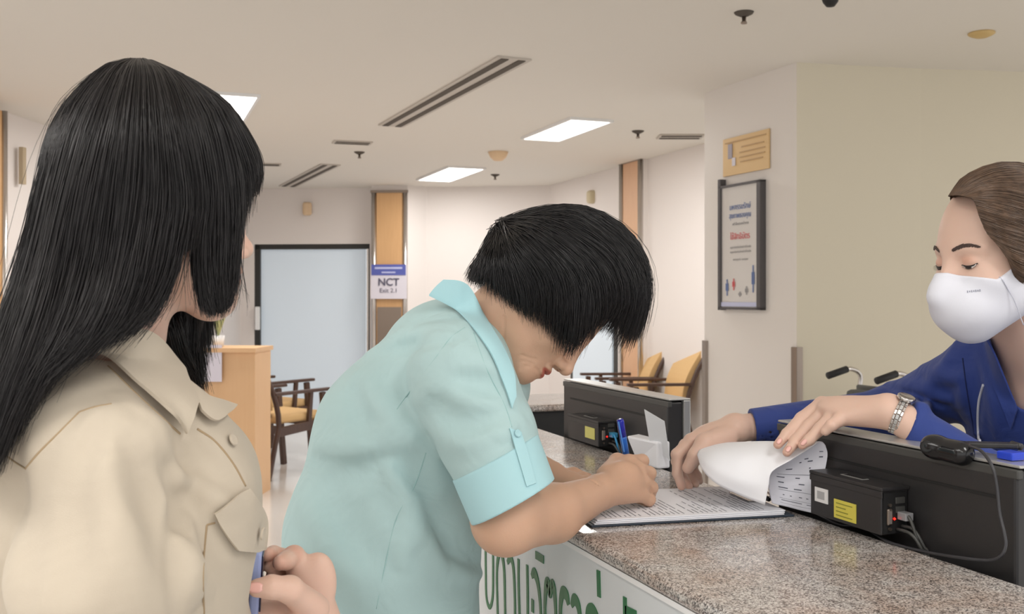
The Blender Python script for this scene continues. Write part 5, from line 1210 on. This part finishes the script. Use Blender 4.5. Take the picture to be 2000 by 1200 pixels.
P += [on_x(1870, 1089, .998)] + [on_z(px, py, 1.0525) for px, py in ((1800, 1077), (1740, 1061), (1712, 1046), (1694, 1033), (1670, 1028), (1640, 1025), (1610, 1012), (1590, 999), (1583, 990), (1592, 984), (1612, 986))]
tube(bm, spline(P, 110), .0021, 8); obj('cable', bm, mat('cable_dark', (52, 52, 56), .4), t, smooth=True)
p = on_x(1974, 871, MX + .03); p.z = 1.196; bm = bmesh.new(); bx(bm, p.x - .010, p.x + .014, p.y - .012, p.y + .014, 1.1885, 1.199); tag(obj('blue_clip', bm, M['blue'], bevel=.002), 'small bright blue clip lying on top of the nearer monitor', 'clip')

# clipboard with forms
FLc = on_z(1155, 1028, 1.053); u = Vector((.9915, -.130, 0)); v = Vector((.130, .9915, 0))
def cb(a, b, z): q = FLc + u * a + v * b; return Vector((q.x, q.y, CZ + z))
def cslab(name, a0, a1, b0, b1, z0, z1, m, parent, bevel=0):
    bm = bmesh.new(); vs = [bm.verts.new(cb(a, b, z)) for z in (z0, z1) for a, b in ((a0, b0), (a1, b0), (a1, b1), (a0, b1))]
    for f in ((0, 3, 2, 1), (4, 5, 6, 7), (0, 1, 5, 4), (1, 2, 6, 5), (2, 3, 7, 6), (3, 0, 4, 7)): bm.faces.new([vs[i] for i in f])
    return obj(name, bm, m, parent, bevel=bevel)
t = empty('clipboard', cb(.17, .11, 0)); tag(t, 'dark clipboard lying on the granite counter under a stack of white forms', 'clipboard')
cslab('board', 0, .338, 0, .225, .0004, .0034, mat('board_navy', (40, 52, 66), .5), t, .001)
cslab('clip_plate', .296, .330, .075, .150, .0112, .0130, M['chrome'], t, .0006)
bm = bmesh.new(); tube(bm, spline([cb(.332, .078, .012), cb(.337, .080, .020), cb(.337, .112, .0235), cb(.337, .145, .020), cb(.332, .147, .012)], 24), .0016, 8); obj('clip_spring', bm, M['chrome'], t, smooth=True)
for b_ in (.080, .145): bm = bmesh.new(); tube(bm, [cb(.333, b_ - .004, .0135), cb(.333, b_ + .004, .0135)], .0042, 12); obj('clip_knob', bm, M['black'], t, smooth=True)
for k in range(3):
    s = cslab('form_sheet', .006 + k * .003, .322 + k * .002, .004 + k * .002, .214 + k * .002, .0036 + k * .0022, .0052 + k * .0022, M['paper'], None)
    tag(s, ('lowest white form on the clipboard', 'middle white form in the pile on the clipboard', 'top white printed form being filled in on the clipboard')[k], 'form', 'forms on the clipboard')
top = s; zt_ = .0052 + 2 * .0022; bm = bmesh.new(); rng = random.Random(5)
for k in range(34):
    a = .030 + k * .0080; b = .020
    if k % 9 == 8: continue
    while b < .195:
        w = rng.uniform(.008, .05); e = min(.198, b + w)
        vs = [bm.verts.new(cb(aa, bb, zt_ + .0002)) for aa, bb in ((a, b), (a + .0016, b), (a + .0016, e), (a, e))]; bm.faces.new(vs); b = e + rng.uniform(.002, .012)
        if rng.random() < .12: break
obj('printed_text', bm, M['ink'], top)
def grid_sheet(name, rows, m, parent=None, nu=40, nv=28, th=.0006):
    R_ = [np.array(spline([at(*p) for p in r], nu)) for r in rows]; G = np.array([spline([r[i] for r in R_], nv) for i in range(nu)])
    idx = np.arange(nu * nv).reshape(nu, nv); F = np.stack([idx[:-1, :-1], idx[1:, :-1], idx[1:, 1:], idx[:-1, 1:]], -1).reshape(-1, 4)
    o = from_np(name, G.reshape(-1, 3), F, m, parent); md = o.modifiers.new('thick', 'SOLIDIFY'); md.thickness = th; md.offset = 0; return o, G
M['paper2'] = mat('paper_bright', (246, 247, 252), .65)
o, G = grid_sheet('curled_form', [
    [(1363, 893, 1.700), (1372, 918, 1.650), (1400, 946, 1.620), (1450, 970, 1.600), (1494, 987, 1.580)],
    [(1362, 888, 1.705), (1385, 905, 1.640), (1425, 928, 1.605), (1465, 943, 1.590), (1501, 950, 1.578)],
    [(1366, 880, 1.715), (1398, 885, 1.655), (1440, 897, 1.615), (1480, 910, 1.598), (1508, 922, 1.580)],
    [(1378, 872, 1.735), (1415, 872, 1.680), (1460, 876, 1.640), (1515, 886, 1.605), (1545, 899, 1.580)],
    [(1400, 866, 1.765), (1440, 864, 1.720), (1490, 863, 1.670), (1550, 866, 1.620), (1588, 872, 1.588)],
    [(1420, 868, 1.785), (1450, 866, 1.745), (1500, 864, 1.700), (1555, 863, 1.650), (1600, 863, 1.592)]], M['paper2'])
tag(o, 'white form page curled up off the clipboard and held open by two hands', 'form')
o, G = grid_sheet('printed_form', [
    [(1515, 890, 1.640), (1550, 874, 1.625), (1585, 864, 1.605), (1604, 863, 1.596), (1612, 870, 1.592)],
    [(1505, 910, 1.640), (1550, 900, 1.622), (1588, 892, 1.605), (1607, 890, 1.596), (1616, 892, 1.592)],
    [(1498, 930, 1.635), (1535, 935, 1.620), (1575, 938, 1.605), (1596, 940, 1.598), (1606, 942, 1.595)],
    [(1502, 960, 1.630), (1535, 968, 1.615), (1568, 974, 1.605), (1588, 978, 1.600), (1597, 980, 1.597)],
    [(1508, 984, 1.622), (1535, 990, 1.612), (1562, 997, 1.605), (1580, 1001, 1.598), (1590, 1003, 1.593)]], mat('paper_grey', (226, 227, 236), .7))
tag(o, 'printed side of the lifted form hanging beside the small black computer', 'form')
bm = bmesh.new(); rng = random.Random(9); nu, nv = G.shape[:2]
NN = np.cross(np.gradient(G, axis=0), np.gradient(G, axis=1)); NN /= np.linalg.norm(NN, axis=2, keepdims=True); NN *= np.sign(-(NN @ np.array(FV)))[:, :, None]
for j, spans in ((5, ((25, 30),)), (7, ((25, 30), (15, 17))), (8, ((13, 14), (17, 20))), (10, ((8, 11), (19, 20))), (12, ((5, 36),)), (13, ((5, 9), (14, 16), (24, 26))), (15, ((6, 9), (16, 19), (28, 31))), (17, ((6, 11), (14, 18))), (18, ((6, 36),)), (20, ((8, 9), (12, 13), (17, 19), (22, 24), (28, 29))), (22, ((6, 37),)), (23, ((7, 20), (24, 33))), (25, ((6, 36),))):
    for a, b in spans:
        for i in range(a, b): 
            q = G + NN * .0008; e = .35 if b - a < 20 else .12; vs = [bm.verts.new(x) for x in (q[i, j], q[i + 1, j], q[i + 1, j] * (1 - e) + q[i + 1, j + 1] * e, q[i, j] * (1 - e) + q[i, j + 1] * e)]; bm.faces.new(vs)
obj('printed_text', bm, M['ink'], o)
# pen
t = empty('pen', at(1236, 968, 1.724)); tag(t, 'blue translucent pen held in the writing woman\'s hand', 'pen')
p0, p1 = at(1211, 820, 1.690), at(1236, 966, 1.722); L_ = lambda k: p0.lerp(p1, k)
for nm, a, b, r, m in (('cap', 0, .22, .0062, mat('pen_dark_blue', (34, 44, 176), .15)), ('barrel', .22, .52, .0060, mat('pen_blue', (42, 110, 205), .12)), ('grip', .52, .88, .0060, mat('pen_grip', (50, 80, 190), .4)), ('tip', .88, 1, .0030, M['silver'])):
    bm = bmesh.new(); tube(bm, [L_(a), L_(a + (b - a) * .1), L_(b)], [r * .85 if nm == 'cap' else r, r, r if nm != 'tip' else .0006], 20); obj(nm, bm, m, t, smooth=True)
bm = bmesh.new(); bar(bm, L_(.02) - FV * .0075 - RV * .004, L_(.42) - FV * .0075 - RV * .003, .0028, .0018, up=-FV); obj('pocket_clip', bm, mat('pen_clip', (90, 150, 230), .15), t, bevel=.0006)
# box of paper slips with raised lid
t = empty('slip_box', (.975, 1.85, CZ)); tag(t, 'white paper box with raised lid on the counter behind the pen', 'box')
q = [on_z(1283, 917, CZ + .0006), on_z(1310, 917, CZ + .0006)]
b0 = on_z(1244, 903, CZ + .0006); b1 = on_z(1284, 917, CZ + .0006); b2 = on_z(1309, 915, CZ + .0006); b3 = on_z(1268, 898, CZ + .0006)
bm = bmesh.new(); hgt = .055; loq = [b0, b1, b2, b3]; vs = [bm.verts.new(p) for p in loq] + [bm.verts.new(p + Vector((.0, .0, hgt)) + (Vector((-.02, .01, 0)) if k in (0, 3) else Vector((0, 0, 0)))) for k, p in enumerate(loq)]
for f in ((0, 3, 2, 1), (4, 5, 6, 7), (0, 1, 5, 4), (1, 2, 6, 5), (2, 3, 7, 6), (3, 0, 4, 7)): bm.faces.new([vs[i] for i in f])
obj('body', bm, M['paper2'], t, bevel=.004)
bm = bmesh.new(); d_ = 2.015; vv = [bm.verts.new(at(*p)) for p in ((1259, 800, 2.06), (1298, 823, 2.03), (1309, 900, 2.03), (1270, 866, 2.06))]; bm.faces.new(vv)
o = obj('lid', bm, mat('card_grey', (222, 224, 228), .6), t); md = o.modifiers.new('s', 'SOLIDIFY'); md.thickness = .0015
# wrist watch
wc = at(1757, 813, 1.518); ax = (at(1985, 905, 1.44) - at(1732, 804, 1.525)).normalized()
t = empty('wristwatch', wc); tag(t, 'silver link wristwatch on the staff member\'s left wrist', 'watch')
side = ax.cross(Vector((0, 0, 1))).normalized(); upv = side.cross(ax); rr = .0275
for k in range(22):
    a = 2 * PI * k / 22; n = side * math.cos(a) + upv * math.sin(a); tg = -side * math.sin(a) + upv * math.cos(a); 
    for j, (o_, w) in enumerate(((-.0048, .0036), (0, .0050), (.0048, .0036))):
        bm = bmesh.new(); c = wc + n * rr + ax * o_ + tg * (.0015 if j == 1 else 0); bar(bm, c - tg * .0036, c + tg * .0036, w, .0026, up=n); obj('bracelet_link', bm, M['chrome'] if j != 1 else M['silver'], t, bevel=.0006)
n = (upv * .95 - FV * .2).normalized(); n = (n - ax * n.dot(ax)).normalized(); tg = ax.cross(n)
bm = bmesh.new(); cc = wc + n * (rr + .001); rings = []
for r_, z_ in ((.0130, 0), (.0135, .004), (.0115, .0058), (.0110, .0050), (.0001, .0050)): rings.append([bm.verts.new(cc + n * z_ + (ax * math.cos(2 * PI * k / 28) + tg * math.sin(2 * PI * k / 28)) * r_) for k in range(28)])
for a, b in zip(rings, rings[1:]):
    for k in range(28): bm.faces.new((a[k], a[(k + 1) % 28], b[(k + 1) % 28], b[k]))
obj('watch_case', bm, M['chrome'], t, smooth=True)

# ================================================================== FURNITURE BEHIND
def chair(name, label, group, loc, rz, kind):
    t = empty(name, (0, 0, 0)); tag(t, label, 'chair', group)
    dw = M['dark_wood']; W = .27
    def curved(pts, r): bm = bmesh.new(); tube(bm, spline(pts, 12), r, 8); return bm
    for s in (-1, 1):
        obj('rear_leg', curved([(-.30, s * W, .0), (-.24, s * W, .25), (-.20, s * W, .45), (-.27, s * W, .70), (-.40, s * (W - .02), .93)], .021), dw, t, smooth=True)
        bm = bmesh.new(); bar(bm, (.30, s * W, 0), (.24, s * W, .64), .045, .04, up=(0, 1, 0)); obj('front_leg', bm, dw, t, bevel=.006)
        bm = bmesh.new(); bar(bm, (-.25, s * W, .655), (.32, s * W, .66), .055, .025); obj('armrest', bm, dw, t, bevel=.008)
        bm = bmesh.new(); bar(bm, (-.22, s * W, .36), (.26, s * W, .40), .03, .07); obj('side_rail', bm, dw, t, bevel=.004)
        bm = bmesh.new(); bar(bm, (.10, s * W, .42), (.12, s * W, .65), .03, .03, up=(0, 1, 0)); obj('arm_post', bm, dw, t)
    bm = bmesh.new(); bar(bm, (.25, -W, .39), (.25, W, .39), .03, .06); bar(bm, (-.21, -W, .38), (-.21, W, .38), .03, .06); obj('seat_frame', bm, dw, t)
    bm = bmesh.new(); bx(bm, -.20, .28, -W + .02, W - .02, .42, .49); obj('seat_cushion', bm, M['seat'], t, bevel=.025, seg=3)
    obj('top_rail', curved([(-.40, -W + .01, .93), (-.42, 0, .96), (-.40, W - .01, .93)], .026), dw, t, smooth=True)
    if kind == 'slat':
        for k in range(5):
            y = -.18 + k * .09; bm = bmesh.new(); P = spline([(-.22, y, .47), (-.25, y, .68), (-.41, y, .94)], 10)
            for a, b in zip(P, P[1:]): bar(bm, a, b, .035, .012, up=(1, 0, .2))
            obj('back_slat', bm, dw, t)
        bm = bmesh.new(); P = spline([(-.20, 0, .52), (-.225, 0, .68), (-.35, 0, .88)], 8)
        for a, b in zip(P, P[1:]): bar(bm, a, b, .36, .03, up=(1, 0, .2))
        obj('back_cushion', bm, M['seat'], t)
    else:
        bm = bmesh.new(); P = spline([(-.20, 0, .50), (-.24, 0, .70), (-.385, 0, .95)], 12)
        for a, b in zip(P, P[1:]): bar(bm, a, b, .47, .05, up=(1, 0, .2))
        bmesh.ops.remove_doubles(bm, verts=bm.verts, dist=.004); obj('back_cushion', bm, M['seat'], t)
    t.location = loc; t.rotation_euler = (0, 0, rz); return t
p = fl(540, 8.0); chair('waiting_chair', 'nearer dark wooden slat-back armchair beside the wood reception desk', 'dark slat-back armchairs', (p[0], p[1], 0), -TH + .92, 'slat')
p = fl(518, 8.9); chair('waiting_chair', 'farther dark wooden armchair, mostly behind the nearer one', 'dark slat-back armchairs', (p[0], p[1], 0), -TH + .92, 'slat')
p = fl(1212, 9.4); chair('padded_chair', 'ochre padded chair farther left against the right-hand wall', 'ochre padded chairs', (p[0], p[1], 0), PI - TH + .18, 'pad')
p = fl(1276, 8.75); chair('padded_chair', 'ochre padded chair nearest to the pale pier', 'ochre padded chairs', (p[0], p[1], 0), PI - TH + .18, 'pad')
# wooden reception desk at the left
a, b = at(300, HZ, 7.0), at(498, HZ, 6.95); t = empty('wooden_desk', ((a.x + b.x) / 2, (a.y + b.y) / 2, 0)); tag(t, 'light wood reception desk behind the long-haired woman', 'desk')
ztop = CAMZ - 100 / FPX * 6.95
bm = bmesh.new(); slab(bm, a, b, .35, 0, ztop - .03); obj('carcass', bm, M['desk_wood'], t)
bm = bmesh.new(); a2 = at(298, HZ, 6.96); b2 = at(499, HZ, 6.91); slab(bm, a2, b2, .40, ztop - .03, ztop); obj('desk_top', bm, M['desk_wood'], t)
bm = bmesh.new(); slab(bm, at(380, HZ, 6.945), at(433, HZ, 6.93), .004, zt(746, 6.94), zt(674, 6.94)); tag(obj('paper_notice', bm, mat('paper_lilac', (226, 222, 236), .6)), 'pale paper notice fixed to the front of the wood desk', 'notice')
c = at(410, 680, 7.15); bm = bmesh.new(); bx(bm, c.x - .1, c.x + .01, c.y - .02, c.y + .03, ztop + .001, ztop + .16); tag(obj('black_stand', bm, M['blackm'], bevel=.005), 'small black stand on the wood desk, behind the hair', 'stand')
c = at(420, 680, 7.12); t = empty('potted_plant', (c.x + .02, c.y, ztop)); tag(t, 'small white pot with thin pale leaves on the wood desk', 'plant')
bm = bmesh.new(); lathe(bm, (c.x + .02, c.y - .03, ztop + .001), [(.035, 0), (.045, .08), (.04, .08), (.036, .07), (.0001, .07)], 20); obj('pot', bm, M['white'], t, smooth=True)
for k in range(9):
    a_ = k * .7; rng = random.Random(k); bm = bmesh.new(); P = spline([(c.x + .02, c.y - .03, ztop + .07), (c.x + .02 + .05 * math.cos(a_), c.y - .03 + .05 * math.sin(a_), ztop + .20 + .04 * rng.random()), (c.x + .02 + .13 * math.cos(a_), c.y - .03 + .1 * math.sin(a_), ztop + .24 + .1 * rng.random())], 10)
    tube(bm, P, [.004 + .010 * math.sin(PI * i / 9) for i in range(10)], 6, flat=.25); obj('leaf', bm, mat('pale_leaf', (188, 192, 140), .6), t, smooth=True)
# wheelchair by the warm-lit wall
def wheelchair():
    c = at(1722, HZ, 5.0); t = empty('wheelchair', (0, 0, 0)); tag(t, 'folded grey wheelchair with black hand grips against the warm-lit wall', 'wheelchair')
    ch = M['chrome']; gm = mat('grey_vinyl', (96, 96, 92), .6)
    def tb(nm, pts, r, m, n=14): bm = bmesh.new(); tube(bm, spline(pts, n) if len(pts) > 2 else pts, r, 10); return obj(nm, bm, m, t, smooth=True)
    for s in (-1, 1):
        y = s * .17
        tb('handle_tube', [(-.02, y, .45), (0, y, .85), (.02, y, .99), (-.04, y, 1.03), (-.10, y, 1.02)], .012, ch)
        tb('hand_grip', [(-.07, y, 1.03), (-.19, y, 1.00)], .018, M['blackm'])
        tb('frame_tube', [(0, y, .45), (.35, y, .45), (.42, y, .20), (.50, y, .12)], .012, ch); tb('arm_tube', [(.0, y, .70), (.25, y, .72), (.33, y, .66), (.34, y, .45)], .011, ch)
        bm = bmesh.new(); bx(bm, .02, .28, y - .025, y + .025, .725, .755); obj('arm_pad', bm, mat('pad_grey', (196, 190, 182), .6), t, bevel=.01)
        bm = bmesh.new(); P = [(.02 + .30 * math.cos(a), y + s * .05, .305 + .30 * math.sin(a)) for a in np.linspace(0, 2 * PI, 41)]; tube(bm, P, .014, 8, cap=False); w = obj('rear_wheel', bm, M['blackm'], t, smooth=True)
        for k in range(10):
            a = k * PI / 5; bm = bmesh.new(); tube(bm, [(.02, y + s * .05, .305), (.02 + .29 * math.cos(a), y + s * .05, .305 + .29 * math.sin(a))], .002, 5); obj('spoke', bm, ch, w)
        bm = bmesh.new(); P = [(.42 + .07 * math.cos(a), y, .085 + .07 * math.sin(a)) for a in np.linspace(0, 2 * PI, 25)]; tube(bm, P, .014, 8, cap=False); obj('front_castor', bm, M['blackm'], t, smooth=True)
    bm = bmesh.new(); bx(bm, -.012, .012, -.17, .17, .55, .95); obj('backrest', bm, gm, t, bevel=.008)
    bm = bmesh.new(); bx(bm, -.10, -.014, -.15, .15, .60, .93); obj('rear_bag', bm, mat('dark_grey_bag', (84, 86, 82), .7), t, bevel=.02); bm = bmesh.new(); bx(bm, .0, .20, -.15, -.10, .955, .985); obj('folded_pad', bm, mat('pad_grey', (196, 190, 182), .6), t, bevel=.01)
    bm = bmesh.new(); bx(bm, 0, .36, -.165, .165, .44, .48); obj('seat', bm, gm, t, bevel=.01)
    t.location = (c.x, c.y, 0); t.rotation_euler = (0, 0, -TH + .4)
wheelchair()
# office chair behind the staff member
c = at(1925, HZ, 2.55); t = empty('office_chair', (c.x, c.y, 0)); tag(t, 'cream padded office chair behind the woman in navy uniform', 'chair')
cu = mat('cream_vinyl', (214, 200, 164), .6)
def ob(nm, x0, x1, y0, y1, z0, z1, m, b): bm = bmesh.new(); bx(bm, c.x + x0, c.x + x1, c.y + y0, c.y + y1, z0, z1); return obj(nm, bm, m, t, bevel=b)
ob('seat', -.24, .24, -.24, .24, .48, .57, cu, .03); ob('backrest', .17, .25, -.22, .22, .62, 1.05, cu, .035)
for s in (-1, 1): ob('armrest', -.20, .12, s * .27 - .035, s * .27 + .035, .74, .78, mat('olive_pad', (110, 106, 84), .5), .012); ob('arm_post', -.02, .02, s * .27 - .02, s * .27 + .02, .52, .74, M['blackm'], .004)
bm = bmesh.new(); tube(bm, [(c.x, c.y, .10), (c.x, c.y, .48)], .03, 14); obj('column', bm, M['chrome'], t, smooth=True)
for k in range(5):
    a = k * 2 * PI / 5 + .3; bm = bmesh.new(); bar(bm, (c.x, c.y, .10), (c.x + .28 * math.cos(a), c.y + .28 * math.sin(a), .07), .045, .03); o = obj('base_arm', bm, M['blackm'], t, bevel=.005)
    bm = bmesh.new(); lathe(bm, (c.x + .28 * math.cos(a), c.y + .28 * math.sin(a), .003), [(.012, 0), (.026, .012), (.026, .04), (.012, .052)], 14); obj('castor', bm, M['blackm'], o, smooth=True)
